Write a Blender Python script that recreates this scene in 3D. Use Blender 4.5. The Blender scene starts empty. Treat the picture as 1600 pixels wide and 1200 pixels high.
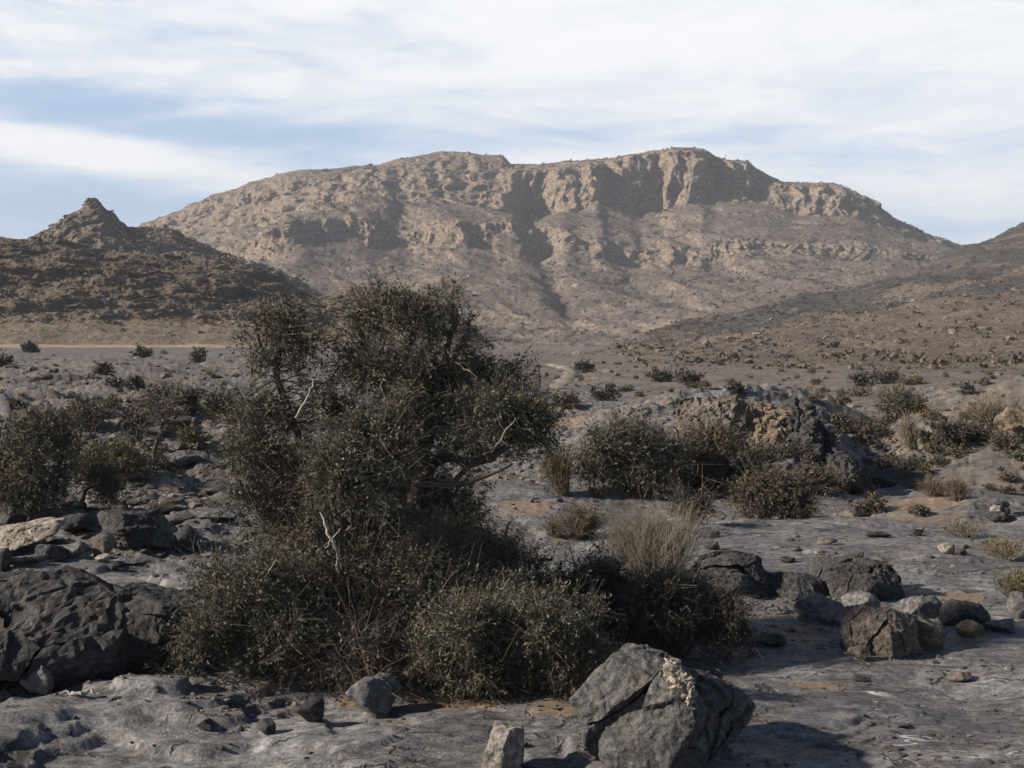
import bpy, bmesh, math, random
import numpy as np

# ------------------------------------------------------------------ camera, sky, sun, exposure
scene = bpy.context.scene
COL = scene.collection
F = 2198.0            # focal length in photograph pixels (1600 wide)
HOR = 520.0           # photograph row of the horizon
CAMZ = 3.0
SUN_EL, SUN_AZ = 28.0, 259.0     # azimuth clockwise from +Y: the sun stands to the left

cam = bpy.data.objects.new("camera", bpy.data.cameras.new("camera"))
COL.objects.link(cam)
cam.location = (0, 0, CAMZ)
cam.rotation_euler = (math.pi / 2, 0, 0)
cam.data.sensor_width = 36.0
cam.data.lens = 36.0 * F / 1600.0
cam.data.shift_y = -(600.0 - HOR) / 1600.0
cam.data.clip_start = 0.1
cam.data.clip_end = 20000
scene.camera = cam
scene.view_settings.view_transform = 'Standard'
scene.view_settings.look = 'None'
scene.view_settings.exposure = 0.6
scene.view_settings.gamma = 1.0

sun = bpy.data.objects.new("sun", bpy.data.lights.new("sun", 'SUN'))
COL.objects.link(sun)
sun.data.energy = 5.0
sun.data.angle = math.radians(1.2)
sun.data.color = (1.0, 0.88, 0.74)
sun.location = (-40, 0, 60)
_a, _e = math.radians(SUN_AZ), math.radians(SUN_EL)
SUNV = np.array((math.sin(_a) * math.cos(_e), math.cos(_a) * math.cos(_e), math.sin(_e)))
from mathutils import Vector
sun.rotation_euler = Vector(SUNV).to_track_quat('Z', 'Y').to_euler()


class NT:
    """small helper for building node trees"""
    def __init__(s, tree):
        s.t = tree
        for n in list(tree.nodes): tree.nodes.remove(n)

    def put(s, sock, v):
        if isinstance(v, bpy.types.NodeSocket): s.t.links.new(v, sock)
        elif isinstance(v, bpy.types.Node): s.t.links.new(v.outputs[0], sock)
        elif v is not None:
            if sock.type == 'RGBA' and len(v) == 3: v = (*v, 1)
            sock.default_value = v

    def n(s, typ, ins=None, **props):
        nd = s.t.nodes.new(typ)
        for k, v in props.items(): setattr(nd, k, v)
        for k, v in (ins or {}).items(): s.put(nd.inputs[k], v)
        return nd

    def m(s, op, a, b=0.0, c=0.0, clamp=False):
        nd = s.t.nodes.new('ShaderNodeMath'); nd.operation = op; nd.use_clamp = clamp
        s.put(nd.inputs[0], a); s.put(nd.inputs[1], b); s.put(nd.inputs[2], c)
        return nd.outputs[0]

    def mix(s, f, a, b, bt='MIX'):
        nd = s.t.nodes.new('ShaderNodeMix'); nd.data_type = 'RGBA'; nd.blend_type = bt
        s.put(nd.inputs[0], f); s.put(nd.inputs[6], a); s.put(nd.inputs[7], b)
        return nd.outputs[2]

    def rng(s, v, a, b, c=0.0, d=1.0, smooth=True):
        nd = s.t.nodes.new('ShaderNodeMapRange')
        nd.interpolation_type = 'SMOOTHSTEP' if smooth else 'LINEAR'
        s.put(nd.inputs[0], v)
        for i, q in enumerate((a, b, c, d)): s.put(nd.inputs[i + 1], q)
        return nd.outputs[0]

    def noise(s, vec, scale, detail=4.0, rough=0.55, dist=0.0, out=0):
        nd = s.n('ShaderNodeTexNoise', {'Vector': vec, 'Scale': scale, 'Detail': detail, 'Roughness': rough, 'Distortion': dist})
        return nd.outputs[out]

    def scl(s, vec, sc, loc=(0, 0, 0), rot=(0, 0, 0)):
        return s.n('ShaderNodeMapping', {'Vector': vec, 'Scale': sc, 'Location': loc, 'Rotation': rot}).outputs[0]


SKYF = 0.056
CLD = 0.685 / SKYF
world = bpy.data.worlds.new("World")
scene.world = world
world.use_nodes = True
W = NT(world.node_tree)
sky = W.n('ShaderNodeTexSky', sky_type='NISHITA')
sky.sun_disc = False
sky.sun_elevation = math.radians(SUN_EL)
sky.sun_rotation = math.radians(SUN_AZ)
sky.altitude = 1800
sky.air_density = 1.0
sky.dust_density = 0.6
sky.ozone_density = 1.5
tc = W.n('ShaderNodeTexCoord').outputs['Generated']
sx = W.n('ShaderNodeSeparateXYZ', {0: tc})
az = W.m('ARCTAN2', sx.outputs[0], sx.outputs[1])
el = W.m('ARCSINE', sx.outputs[2])


def pz(px): return math.atan((px - 800) / F)
def pe(py): return math.atan((HOR - py) / F)


cv = W.n('ShaderNodeCombineXYZ', {0: az, 1: el, 2: 0.0}).outputs[0]
warp = W.noise(W.scl(cv, (6, 16, 1)), 1.0, 3.0, 0.5, out=1)
cw = W.n('ShaderNodeVectorMath', {0: cv, 1: W.n('ShaderNodeVectorMath', {0: warp, 1: (0.10, 0.035, 0.0)}, operation='MULTIPLY').outputs[0]}, operation='ADD').outputs[0]
streak = W.noise(W.scl(cw, (5.5, 30, 1), (0.3, 1.7, 0), (0, 0, 0.05)), 1.0, 7.0, 0.58)
fine = W.noise(W.scl(cw, (26, 120, 1), (3.3, 0.7, 0), (0, 0, 0.12)), 1.0, 6.0, 0.6)
cov = W.m('ADD', 0.69, W.m('MULTIPLY', W.m('SUBTRACT', streak, 0.5), 1.3))
cov = W.m('ADD', cov, W.m('MULTIPLY', W.m('SUBTRACT', fine, 0.5), 0.42))
# thin places and thick places of the cirrus, by direction (px, py, half width, half height, amount, tilt)
for (px, py, wx, wy, am, tl) in [(120, 192, 300, 34, -0.62, 0.03), (60, 335, 330, 55, -0.60, 0.0), (400, 215, 160, 24, -0.30, 0.03), (330, 260, 120, 20, -0.25, 0.0),
                                 (620, 218, 190, 16, -0.30, 0.0), (880, 205, 120, 14, -0.30, -0.02), (1470, 362, 160, 16, -0.42, 0.0),
                                 (1600, 240, 90, 12, -0.25, 0.1), (60, 100, 200, 20, -0.22, 0.05), (850, 130, 120, 16, -0.16, 0.05), (300, 60, 120, 14, -0.16, 0.05),
                                 (110, 240, 240, 24, 0.75, -0.13), (250, 192, 90, 8, 0.30, 0.15), (850, 40, 420, 60, 0.30, 0.0), (300, 130, 260, 26, 0.18, 0.0),
                                 (1300, 130, 330, 60, 0.20, 0.0)]:
    dx = W.m('SUBTRACT', az, pz(px))
    dy = W.m('SUBTRACT', W.m('SUBTRACT', el, pe(py)), W.m('MULTIPLY', dx, tl))
    q = W.m('ADD', W.m('POWER', W.m('ABSOLUTE', W.m('MULTIPLY', dx, F / wx)), 2.0), W.m('POWER', W.m('ABSOLUTE', W.m('MULTIPLY', dy, F / wy)), 2.0))
    cov = W.m('ADD', cov, W.m('MULTIPLY', W.m('EXPONENT', W.m('MULTIPLY', q, -0.7)), am * (.85 if am < 0 else 1.0)))
cov = W.rng(cov, 0.0, 1.12, 0.58, 1.0)
cov0 = cov
# the veil thins out towards the zenith and round to the back
cov = W.m('MULTIPLY', cov, W.m('MULTIPLY', W.rng(el, 0.26, 0.50, 1.0, 0.05), W.rng(W.m('ABSOLUTE', az), 0.55, 1.3, 1.0, 0.08)))
blue = W.mix(1.0, sky.outputs[0], (1.0, 1.0, 1.0), 'MULTIPLY')
cloud = W.mix(W.rng(cov0, 0.58, 0.98), (0.60 * CLD, 0.78 * CLD, 1.05 * CLD), (0.97 * CLD, 0.985 * CLD, 1.01 * CLD))
bg = W.n('ShaderNodeBackground', {'Color': W.mix(cov, blue, cloud), 'Strength': SKYF})
W.n('ShaderNodeOutputWorld', {'Surface': bg})

# ------------------------------------------------------------------ numeric noise


def _h(ix, iy, iz, seed):
    n = ix * np.uint32(374761393) + iy * np.uint32(668265263) + iz * np.uint32(2246822519) + np.uint32((seed * 3266489917 + 374761) & 0xffffffff)
    n = (n ^ (n >> np.uint32(13))) * np.uint32(1274126177)
    n = (n ^ (n >> np.uint32(15))) * np.uint32(2654435761)
    return n ^ (n >> np.uint32(16))


_G2 = np.array([(math.cos(k * math.pi / 8), math.sin(k * math.pi / 8)) for k in range(16)], dtype=np.float32) * 1.4
_G3 = np.array([(1, 1, 0), (-1, 1, 0), (1, -1, 0), (-1, -1, 0), (1, 0, 1), (-1, 0, 1), (1, 0, -1), (-1, 0, -1), (0, 1, 1), (0, -1, 1), (0, 1, -1), (0, -1, -1), (1, 1, 0), (-1, 1, 0), (0, -1, 1), (0, -1, -1)], dtype=np.float32)


def u32(a): return a.astype(np.int64).astype(np.uint32)


def pn2(x, y, seed=0):
    x = np.asarray(x, dtype=np.float64); y = np.asarray(y, dtype=np.float64)
    xi, yi = np.floor(x), np.floor(y)
    fx, fy = (x - xi).astype(np.float32), (y - yi).astype(np.float32)
    ix, iy = u32(xi), u32(yi)
    u = fx * fx * fx * (fx * (fx * 6 - 15) + 10); v = fy * fy * fy * (fy * (fy * 6 - 15) + 10)
    o = np.uint32(1); z = np.uint32(0)
    def g(a, b, dx, dy):
        k = _h(a, b, z, seed) & np.uint32(15)
        return _G2[k, 0] * dx + _G2[k, 1] * dy
    with np.errstate(over='ignore'):
        a = g(ix, iy, fx, fy); b = g(ix + o, iy, fx - 1, fy)
        c = g(ix, iy + o, fx, fy - 1); d = g(ix + o, iy + o, fx - 1, fy - 1)
    return (a + (b - a) * u) + ((c + (d - c) * u) - (a + (b - a) * u)) * v


def pn3(x, y, z, seed=0):
    P = [np.asarray(q, dtype=np.float64) for q in (x, y, z)]
    I = [np.floor(q) for q in P]
    f = [(p - i).astype(np.float32) for p, i in zip(P, I)]
    I = [u32(i) for i in I]
    w = [q * q * q * (q * (q * 6 - 15) + 10) for q in f]
    res = 0
    with np.errstate(over='ignore'):
        for dx in (0, 1):
            for dy in (0, 1):
                for dz in (0, 1):
                    k = _h(I[0] + np.uint32(dx), I[1] + np.uint32(dy), I[2] + np.uint32(dz), seed) & np.uint32(15)
                    gg = _G3[k, 0] * (f[0] - dx) + _G3[k, 1] * (f[1] - dy) + _G3[k, 2] * (f[2] - dz)
                    res = res + gg * (w[0] if dx else 1 - w[0]) * (w[1] if dy else 1 - w[1]) * (w[2] if dz else 1 - w[2])
    return res


def fb2(x, y, o=4, seed=0, gain=0.5, ridge=False):
    s = 0; a = 1.0; t = 0
    for k in range(o):
        n = pn2(x * 2.03 ** k + 17.3 * k, y * 2.03 ** k - 9.1 * k, seed + k)
        s = s + a * ((0.5 - np.abs(n)) if ridge else n); a *= gain
    return s


def fb3(x, y, z, o=4, seed=0, gain=0.5, ridge=False):
    s = 0; a = 1.0
    for k in range(o):
        n = pn3(x * 2.03 ** k + 17.3 * k, y * 2.03 ** k - 9.1 * k, z * 2.03 ** k + 3.7 * k, seed + k)
        s = s + a * ((0.5 - np.abs(n)) if ridge else n); a *= gain
    return s


def vor3(x, y, z, seed=0, hashed=False):
    """distance to nearest and second nearest cell point"""
    P = np.stack([x, y, z], -1); I = np.floor(P)
    d1 = np.full(len(P), 9.0); d2 = np.full(len(P), 9.0); hh = np.zeros(len(P)); ff = np.zeros(len(P))
    with np.errstate(over='ignore'):
        for dx in (-1, 0, 1):
            for dy in (-1, 0, 1):
                for dz in (-1, 0, 1):
                    c = I + (dx, dy, dz); k = [u32(c[:, i]) for i in range(3)]
                    j = np.stack([(_h(k[0], k[1], k[2], seed + q) & np.uint32(0xffff)) / 65535.0 for q in (1, 2, 3)], -1)
                    d = np.linalg.norm(c + j - P, axis=1)
                    hh = np.where(d < d1, j[:, 0], hh); e = c + j - P; w = np.roll(j, 1, 1) - 0.5; w /= np.linalg.norm(w, axis=1)[:, None] + 1e-6; ff = np.where(d < d1, (e * w).sum(1), ff)
                    d2 = np.minimum(np.maximum(d, d1), d2); d1 = np.minimum(d, d1)
    return (d1, d2, np.clip(0.5 * hh + 0.9 * (ff + 0.5) * 0.8, 0, 1.4)) if hashed else (d1, d2)


def vor2(x, y, seed=0):
    x = np.asarray(x, dtype=np.float64); y = np.asarray(y, dtype=np.float64)
    ix, iy = np.floor(x), np.floor(y)
    d1 = np.full(x.shape, 9.0); d2 = np.full(x.shape, 9.0); hh = np.zeros(x.shape); gx = np.zeros(x.shape)
    with np.errstate(over='ignore'):
        for dx in (-1, 0, 1):
            for dy in (-1, 0, 1):
                a, b = u32(ix + dx), u32(iy + dy)
                j = [(_h(a, b, np.uint32(q), seed) & np.uint32(0xffff)) / 65535.0 for q in (1, 2, 3)]
                ex = ix + dx + j[0] - x; ey = iy + dy + j[1] - y
                d = np.hypot(ex, ey); m = d < d1
                hh = np.where(m, j[2], hh); gx = np.where(m, ex, gx)
                d2 = np.minimum(np.maximum(d, d1), d2); d1 = np.minimum(d, d1)
    return d1, d2, hh, gx


def sm(a, b, x):
    t = np.clip((np.asarray(x, dtype=np.float64) - a) / (b - a), 0, 1)
    return t * t * (3 - 2 * t)


def terrace(n, k, edge=0.72):
    q = n * k; fl = np.floor(q); fr = q - fl
    return (fl + 0.2 * fr + 0.8 * sm(edge, 1.0, fr)) / k

# ------------------------------------------------------------------ mesh and tagging helpers


def mesh_of(name, V, quads=None, tris=None, mats=(), mq=None, mt=None, smooth=True, attrs=None):
    me = bpy.data.meshes.new(name)
    V = np.ascontiguousarray(V, dtype=np.float32)
    me.vertices.add(len(V)); me.vertices.foreach_set("co", V.ravel())
    L = []; st = []; mi = []; pos = 0
    for f, k, m in ((quads, 4, mq), (tris, 3, mt)):
        if f is None or len(f) == 0: continue
        f = np.asarray(f, dtype=np.int32)
        L.append(f.ravel()); st.append(pos + np.arange(len(f), dtype=np.int32) * k); pos += f.size
        mi.append(np.zeros(len(f), dtype=np.int32) if m is None else np.asarray(m, dtype=np.int32))
    L = np.concatenate(L); st = np.concatenate(st); mi = np.concatenate(mi)
    me.loops.add(len(L)); me.loops.foreach_set("vertex_index", L)
    me.polygons.add(len(st)); me.polygons.foreach_set("loop_start", st)
    for m in mats: me.materials.append(m)
    me.polygons.foreach_set("material_index", mi)
    me.polygons.foreach_set("use_smooth", np.full(len(st), smooth, dtype=bool))
    for k, v in (attrs or {}).items():
        at = me.attributes.new(k, 'FLOAT', 'POINT'); at.data.foreach_set("value", np.asarray(v, dtype=np.float32).ravel())
    me.update(calc_edges=True)
    return me


def link(name, me, parent=None, loc=None):
    o = bpy.data.objects.new(name, me); COL.objects.link(o)
    if parent is not None: o.parent = parent
    if loc is not None: o.location = loc
    return o


def tag(o, label=None, cat=None, group=None, kind=None):
    if label: o["label"] = label
    if cat: o["category"] = cat
    if group: o["group"] = group
    if kind: o["kind"] = kind
    return o


def empty(name, loc): return link(name, None, None, loc)

# ------------------------------------------------------------------ materials


def newmat(name):
    m = bpy.data.materials.new(name); m.use_nodes = True
    return m, NT(m.node_tree)


def finish(N, col, rough=0.9, bump=None, bs=0.5, bd=0.02, spec=0.25, rgh=None):
    p = N.n('ShaderNodeBsdfPrincipled', {'Base Color': col, 'Roughness': rgh if rgh is not None else rough, 'Specular IOR Level': spec})
    if bump is not None:
        b = N.n('ShaderNodeBump', {'Height': bump, 'Strength': bs, 'Distance': bd})
        N.put(p.inputs['Normal'], b.outputs[0])
    N.n('ShaderNodeOutputMaterial', {'Surface': p.outputs[0]})


def rock_mat(name, c1, c2, stain, stain_amt, sc=1.0, bd=0.03):
    m, N = newmat(name)
    co = N.n('ShaderNodeTexCoord').outputs['Object']
    info = N.n('ShaderNodeObjectInfo').outputs['Random']
    co = N.n('ShaderNodeVectorMath', {0: co, 1: N.m('MULTIPLY', info, 50.0)}, operation='ADD').outputs[0]
    a = N.noise(co, 2.2 * sc, 6, 0.62, 0.6)
    b = N.noise(co, 19 * sc, 6, 0.65)
    c = N.noise(N.scl(co, (1, 1, 2.6), rot=(0.4, 0.3, 0)), 11 * sc, 7, 0.72, 0.3)
    col = N.mix(N.rng(a, 0.32, 0.68), c1, c2)
    col = N.mix(N.m('MULTIPLY', N.rng(N.noise(co, 3.1 * sc, 5, 0.6, 1.0), 0.52, 0.72), stain_amt), col, stain)
    col = N.mix(0.7, col, N.mix(N.rng(b, 0.32, 0.70), (0.35, 0.35, 0.35), (1.5, 1.5, 1.5)), 'MULTIPLY')
    col = N.mix(0.5, col, N.mix(N.rng(c, 0.36, 0.64), (0.45, 0.45, 0.45), (1.45, 1.43, 1.40)), 'MULTIPLY')
    col = N.mix(N.rng(N.noise(co, 46 * sc, 2, 0.5), 0.66, 0.74, 0.0, 0.5), col, (0.30, 0.29, 0.27))
    h = N.m('ADD', N.m('MULTIPLY', N.noise(co, 7 * sc, 8, 0.68, 0.4), 1.0), N.m('MULTIPLY', c, 0.8))
    finish(N, col, 0.85, h, 0.9, bd, 0.3)
    return m


ROCK = {
    'boulder': rock_mat('fractured_grey_limestone', (0.060, 0.060, 0.063), (0.130, 0.126, 0.122), (0.20, 0.155, 0.11), 0.35),
    'grey': rock_mat('grey_limestone', (0.105, 0.106, 0.112), (0.165, 0.163, 0.162), (0.20, 0.155, 0.11), 0.25),
    'dark': rock_mat('dark_limestone', (0.036, 0.036, 0.038), (0.076, 0.074, 0.073), (0.10, 0.073, 0.05), 0.30),
    'tan': rock_mat('tan_stone', (0.16, 0.124, 0.088), (0.23, 0.18, 0.13), (0.12, 0.10, 0.085), 0.6),
    'pale': rock_mat('pale_stone', (0.27, 0.235, 0.195), (0.38, 0.34, 0.285), (0.20, 0.145, 0.09), 0.6),
    'palegrey': rock_mat('pale_grey_stone', (0.19, 0.175, 0.155), (0.29, 0.268, 0.24), (0.17, 0.13, 0.09), 0.6),
    'brown': rock_mat('brown_weathered_stone', (0.105, 0.090, 0.078), (0.17, 0.148, 0.125), (0.22, 0.16, 0.10), 0.4),
}
RUB = rock_mat('rubble_stone', (0.09, 0.085, 0.082), (0.21, 0.19, 0.17), (0.30, 0.22, 0.15), 0.6, 0.7)


def leaf_mat(name, c1, c2, c3, dry=0.25):
    m, N = newmat(name)
    g = N.n('ShaderNodeNewGeometry')
    r = g.outputs['Random Per Island']
    co = N.n('ShaderNodeTexCoord').outputs['Object']
    col = N.mix(r, c1, c2)
    col = N.mix(N.m('MULTIPLY', N.rng(N.noise(co, 2.2, 3, 0.6), 0.48, 0.66), dry * 2.4), col, c3)
    col = N.mix(N.rng(N.m('FRACT', N.m('MULTIPLY', r, 13.7)), 0.90, 0.96, 0.0, 0.6, False), col, (c3[0] * 1.8, c3[1] * 1.7, c3[2] * 1.5))
    p = N.n('ShaderNodeBsdfPrincipled', {'Base Color': col, 'Roughness': 0.75, 'Specular IOR Level': 0.2})
    N.n('ShaderNodeOutputMaterial', {'Surface': p.outputs[0]})
    return m


def bark_mat(name, c1, c2):
    m, N = newmat(name)
    co = N.n('ShaderNodeTexCoord').outputs['Object']
    a = N.noise(N.scl(co, (14, 14, 3)), 1.5, 5, 0.6, 0.5)
    col = N.mix(N.rng(a, 0.3, 0.7), c1, c2)
    finish(N, col, 0.9, a, 0.8, 0.01, 0.15)
    return m


LEAF = leaf_mat('olive_leaves', (0.055, 0.061, 0.042), (0.150, 0.153, 0.112), (0.138, 0.112, 0.080), 0.38)
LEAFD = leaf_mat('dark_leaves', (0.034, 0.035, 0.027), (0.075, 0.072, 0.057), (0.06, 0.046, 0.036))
LEAFB = leaf_mat('brownish_leaves', (0.070, 0.060, 0.042), (0.125, 0.105, 0.075), (0.13, 0.098, 0.066), 0.3)
LEAFY = leaf_mat('yellow_green_leaves', (0.085, 0.088, 0.026), (0.145, 0.135, 0.048), (0.13, 0.10, 0.05), 0.2)
BARK = bark_mat('grey_brown_bark', (0.055, 0.045, 0.037), (0.115, 0.098, 0.082))
TWIG = leaf_mat('brown_grey_twigs', (0.070, 0.060, 0.050), (0.155, 0.136, 0.115), (0.15, 0.122, 0.096), 0.2)
DEAD = bark_mat('bleached_dead_wood', (0.20, 0.175, 0.15), (0.50, 0.46, 0.41))
DTWIG = leaf_mat('dead_twigs', (0.11, 0.088, 0.075), (0.20, 0.165, 0.14), (0.15, 0.115, 0.09), 0.2)
STRAW = leaf_mat('dry_straw_stems', (0.125, 0.105, 0.075), (0.215, 0.185, 0.14), (0.17, 0.135, 0.095), 0.2)
STRAWG = leaf_mat('dry_greyish_stems', (0.095, 0.082, 0.064), (0.175, 0.152, 0.122), (0.14, 0.112, 0.082), 0.2)
STRAWD = leaf_mat('dry_brown_stems', (0.075, 0.057, 0.042), (0.14, 0.112, 0.083), (0.13, 0.098, 0.066), 0.2)


def hill_mat(name, soil, soil2, rock, rock2, fleck, S, bd, dark=(0.05, 0.047, 0.038), dots=0.5):
    """S: size in metres of the main mottling"""
    m, N = newmat(name)
    co = N.n('ShaderNodeTexCoord').outputs['Object']
    nz = N.n('ShaderNodeSeparateXYZ', {0: N.n('ShaderNodeNewGeometry').outputs['True Normal']}).outputs[2]
    rk = N.n('ShaderNodeAttribute', attribute_name='rock').outputs['Fac']
    big = N.noise(co, 0.35 / S, 4, 0.6, 0.5)
    mid = N.noise(co, 1.6 / S, 6, 0.65, 0.3)
    fin = N.noise(co, 7.0 / S, 5, 0.7)
    so = N.mix(N.rng(big, 0.35, 0.65), soil, soil2)
    lay = N.noise(N.scl(co, (0.5 / S, 0.5 / S, 5.0 / S), rot=(0.03, 0.05, 0)), 1.0, 5, 0.65, 0.6)
    ro = N.mix(N.rng(lay, 0.35, 0.65), rock, rock2)
    f = N.m('ADD', N.m('ADD', rk, N.rng(nz, 0.80, 0.45)), N.m('MULTIPLY', N.m('SUBTRACT', mid, 0.5), 2.4))
    col = N.mix(N.rng(f, 0.30, 0.70), so, ro)
    col = N.mix(0.9, col, N.mix(N.rng(fin, 0.32, 0.68), (0.35, 0.35, 0.35), (1.6, 1.57, 1.52)), 'MULTIPLY')
    col = N.mix(0.7, col, N.mix(N.rng(N.noise(co, 2.3 / S, 6, 0.72, 0.4), 0.36, 0.64), (0.5, 0.5, 0.5), (1.4, 1.4, 1.4)), 'MULTIPLY')
    v = N.n('ShaderNodeTexVoronoi', {'Vector': co, 'Scale': 2.2 / S, 'Randomness': 1.0})
    pick = N.n('ShaderNodeSeparateXYZ', {0: v.outputs['Color']})
    dd = N.m('MULTIPLY', N.rng(v.outputs['Distance'], 0.30, 0.18), N.rng(pick.outputs[0], 1 - dots, 1 - dots + 0.02, 0, 1, False))
    col = N.mix(N.m('MULTIPLY', dd, 0.85), col, dark)
    v2 = N.n('ShaderNodeTexVoronoi', {'Vector': co, 'Scale': 3.4 / S, 'Randomness': 1.0})
    p2 = N.n('ShaderNodeSeparateXYZ', {0: v2.outputs['Color']})
    d2 = N.m('MULTIPLY', N.rng(v2.outputs['Distance'], 0.26, 0.14), N.rng(p2.outputs[1], 0.80, 0.82, 0, 1, False))
    col = N.mix(N.m('MULTIPLY', d2, 0.7), col, fleck)
    h = N.m('ADD', N.m('MULTIPLY', mid, 1.2), N.m('MULTIPLY', fin, 0.7))
    h = N.m('ADD', h, N.m('MULTIPLY', N.m('ADD', d2, N.m('MULTIPLY', dd, 0.8)), 0.25))
    finish(N, col, 0.95, h, 1.0, bd, 0.1)
    return m


M_MOUNT = hill_mat('mountain_rock', (0.124, 0.102, 0.089), (0.196, 0.162, 0.139), (0.290, 0.230, 0.175), (0.190, 0.158, 0.134), (0.36, 0.31, 0.265), 9.0, 1.8, dots=0.5, dark=(0.055, 0.049, 0.040))
M_DARKH = hill_mat('dark_hill_rock', (0.180, 0.147, 0.112), (0.228, 0.188, 0.144), (0.105, 0.086, 0.068), (0.172, 0.140, 0.108), (0.22, 0.175, 0.13), 2.2, 0.5, dots=0.22)
M_CONE = hill_mat('cone_hill_rock', (0.128, 0.108, 0.094), (0.165, 0.140, 0.118), (0.12, 0.10, 0.085), (0.195, 0.160, 0.128), (0.24, 0.20, 0.165), 4.0, 0.8, dots=0.25)
M_SLOPE = hill_mat('brown_slope_earth', (0.134, 0.110, 0.092), (0.172, 0.142, 0.117), (0.046, 0.046, 0.047), (0.098, 0.094, 0.092), (0.25, 0.22, 0.19), 2.6, 0.4, dots=0.2)


def ground_mat():
    m, N = newmat('limestone_pavement')
    co = N.n('ShaderNodeTexCoord').outputs['Object']
    soil = N.n('ShaderNodeAttribute', attribute_name='soil').outputs['Fac']
    earth = N.n('ShaderNodeAttribute', attribute_name='earth').outputs['Fac']
    a = N.noise(co, 0.55, 6, 0.65, 0.8)
    b = N.noise(N.scl(co, (1, 1.6, 1)), 4.0, 7, 0.72, 0.2)
    c = N.noise(co, 38.0, 5, 0.7)
    d = N.noise(co, 1.7, 6, 0.62, 1.2)
    col = N.mix(N.rng(a, 0.33, 0.66), (0.112, 0.112, 0.117), (0.184, 0.183, 0.185))
    col = N.mix(N.rng(b, 0.50, 0.72, 0, 0.6), col, (0.085, 0.085, 0.090))
    col = N.mix(N.rng(d, 0.55, 0.72, 0, 0.55), col, (0.225, 0.200, 0.170))
    col = N.mix(0.8, col, N.mix(N.rng(c, 0.30, 0.70), (0.5, 0.5, 0.5), (1.5, 1.48, 1.45)), 'MULTIPLY')
    fl2 = N.noise(N.scl(co, (1.0, 1.5, 1), rot=(0, 0, 0.12)), 7.5, 6, 0.72, 0.0)
    col = N.mix(0.85, col, N.mix(N.rng(fl2, 0.34, 0.66), (0.50, 0.50, 0.51), (1.45, 1.44, 1.42)), 'MULTIPLY')
    col = N.mix(0.6, col, N.mix(N.rng(N.noise(co, 0.9, 8, 0.75, 0.4), 0.36, 0.64), (0.5, 0.5, 0.5), (1.45, 1.45, 1.45)), 'MULTIPLY')
    wv = N.n('ShaderNodeVectorMath', {0: co, 1: N.n('ShaderNodeVectorMath', {0: N.noise(co, 1.3, 5, 0.65, out=1), 1: (0.9, 0.7, 0.0)}, operation='MULTIPLY').outputs[0]}, operation='ADD').outputs[0]
    ck = N.n('ShaderNodeTexVoronoi', {'Vector': N.scl(wv, (0.55, 1.3, 0.0)), 'Scale': 1.0}, feature='DISTANCE_TO_EDGE').outputs[0]
    ck2 = N.n('ShaderNodeTexVoronoi', {'Vector': N.scl(wv, (1.8, 4.4, 0.0)), 'Scale': 1.0}, feature='DISTANCE_TO_EDGE').outputs[0]
    gate = N.rng(N.noise(co, 0.7, 3, 0.6), 0.53, 0.62)
    crk = N.m('MAXIMUM', N.m('MULTIPLY', N.rng(ck, 0.022, 0.006), N.rng(N.noise(co, 1.9, 3, 0.6), 0.47, 0.56)), N.m('MULTIPLY', N.rng(ck2, 0.045, 0.012), gate))
    crk = N.m('MULTIPLY', crk, N.rng(soil, 0.6, 0.3))
    col = N.mix(N.m('MULTIPLY', crk, 0.8), col, (0.035, 0.033, 0.032))
    jt = N.noise(N.scl(co, (1.0, 3.2, 1)), 2.6, 6, 0.72, 0.8)
    col = N.mix(N.rng(jt, 0.56, 0.66, 0, 0.75), col, (0.045, 0.043, 0.042))
    # earth of the rougher middle distance
    er = N.mix(N.rng(N.noise(co, 0.25, 5, 0.65), 0.35, 0.65), (0.136, 0.111, 0.092), (0.176, 0.145, 0.119))
    er = N.mix(N.m('MULTIPLY', N.rng(N.noise(co, 1.3, 6, 0.7), 0.4, 0.65), N.rng(earth, 0.95, 0.7)), er, (0.125, 0.123, 0.122))
    er = N.mix(0.6, er, N.mix(N.rng(N.noise(co, 2.6, 5, 0.7), 0.3, 0.7), (0.5, 0.5, 0.5), (1.45, 1.45, 1.42)), 'MULTIPLY')
    ef = N.rng(N.m('ADD', earth, N.m('MULTIPLY', N.m('SUBTRACT', N.noise(co, 0.8, 6, 0.7), 0.5), 1.5)), 0.35, 0.65)
    col = N.mix(N.m('MULTIPLY', ef, 0.9), col, er)
    dk = N.rng(N.noise(N.scl(co, (0.35, 1.0, 1)), 0.55, 7, 0.75, 0.5), 0.50, 0.60)
    col = N.mix(N.m('MULTIPLY', dk, N.m('MULTIPLY', N.rng(earth, 0.1, 0.5), 0.65)), col, (0.052, 0.047, 0.042))
    so = N.mix(N.rng(N.noise(co, 14, 4, 0.7), 0.35, 0.65), (0.165, 0.122, 0.086), (0.245, 0.186, 0.130))
    sf = N.rng(N.m('ADD', soil, N.m('MULTIPLY', N.m('SUBTRACT', N.noise(co, 3.5, 6, 0.7), 0.5), 1.6)), 0.42, 0.62)
    col = N.mix(sf, col, so)
    # quartz veins in the bare pavement at the right
    pm = N.n('ShaderNodeSeparateXYZ', {0: co})
    vq = N.noise(N.scl(co, (0.55, 2.6, 1), rot=(0, 0, -0.35)), 1.0, 3, 0.5, 0.4)
    vein = N.rng(N.m('ABSOLUTE', N.m('SUBTRACT', vq, 0.5)), 0.010, 0.003)
    vm = N.m('MULTIPLY', N.rng(pm.outputs[0], 2.0, 3.2), N.m('MULTIPLY', N.rng(pm.outputs[1], 13.2, 12.0), N.rng(N.noise(co, 1.4, 3, 0.5), 0.48, 0.58)))
    col = N.mix(N.m('MULTIPLY', vein, vm), col, (0.55, 0.54, 0.52))
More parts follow.
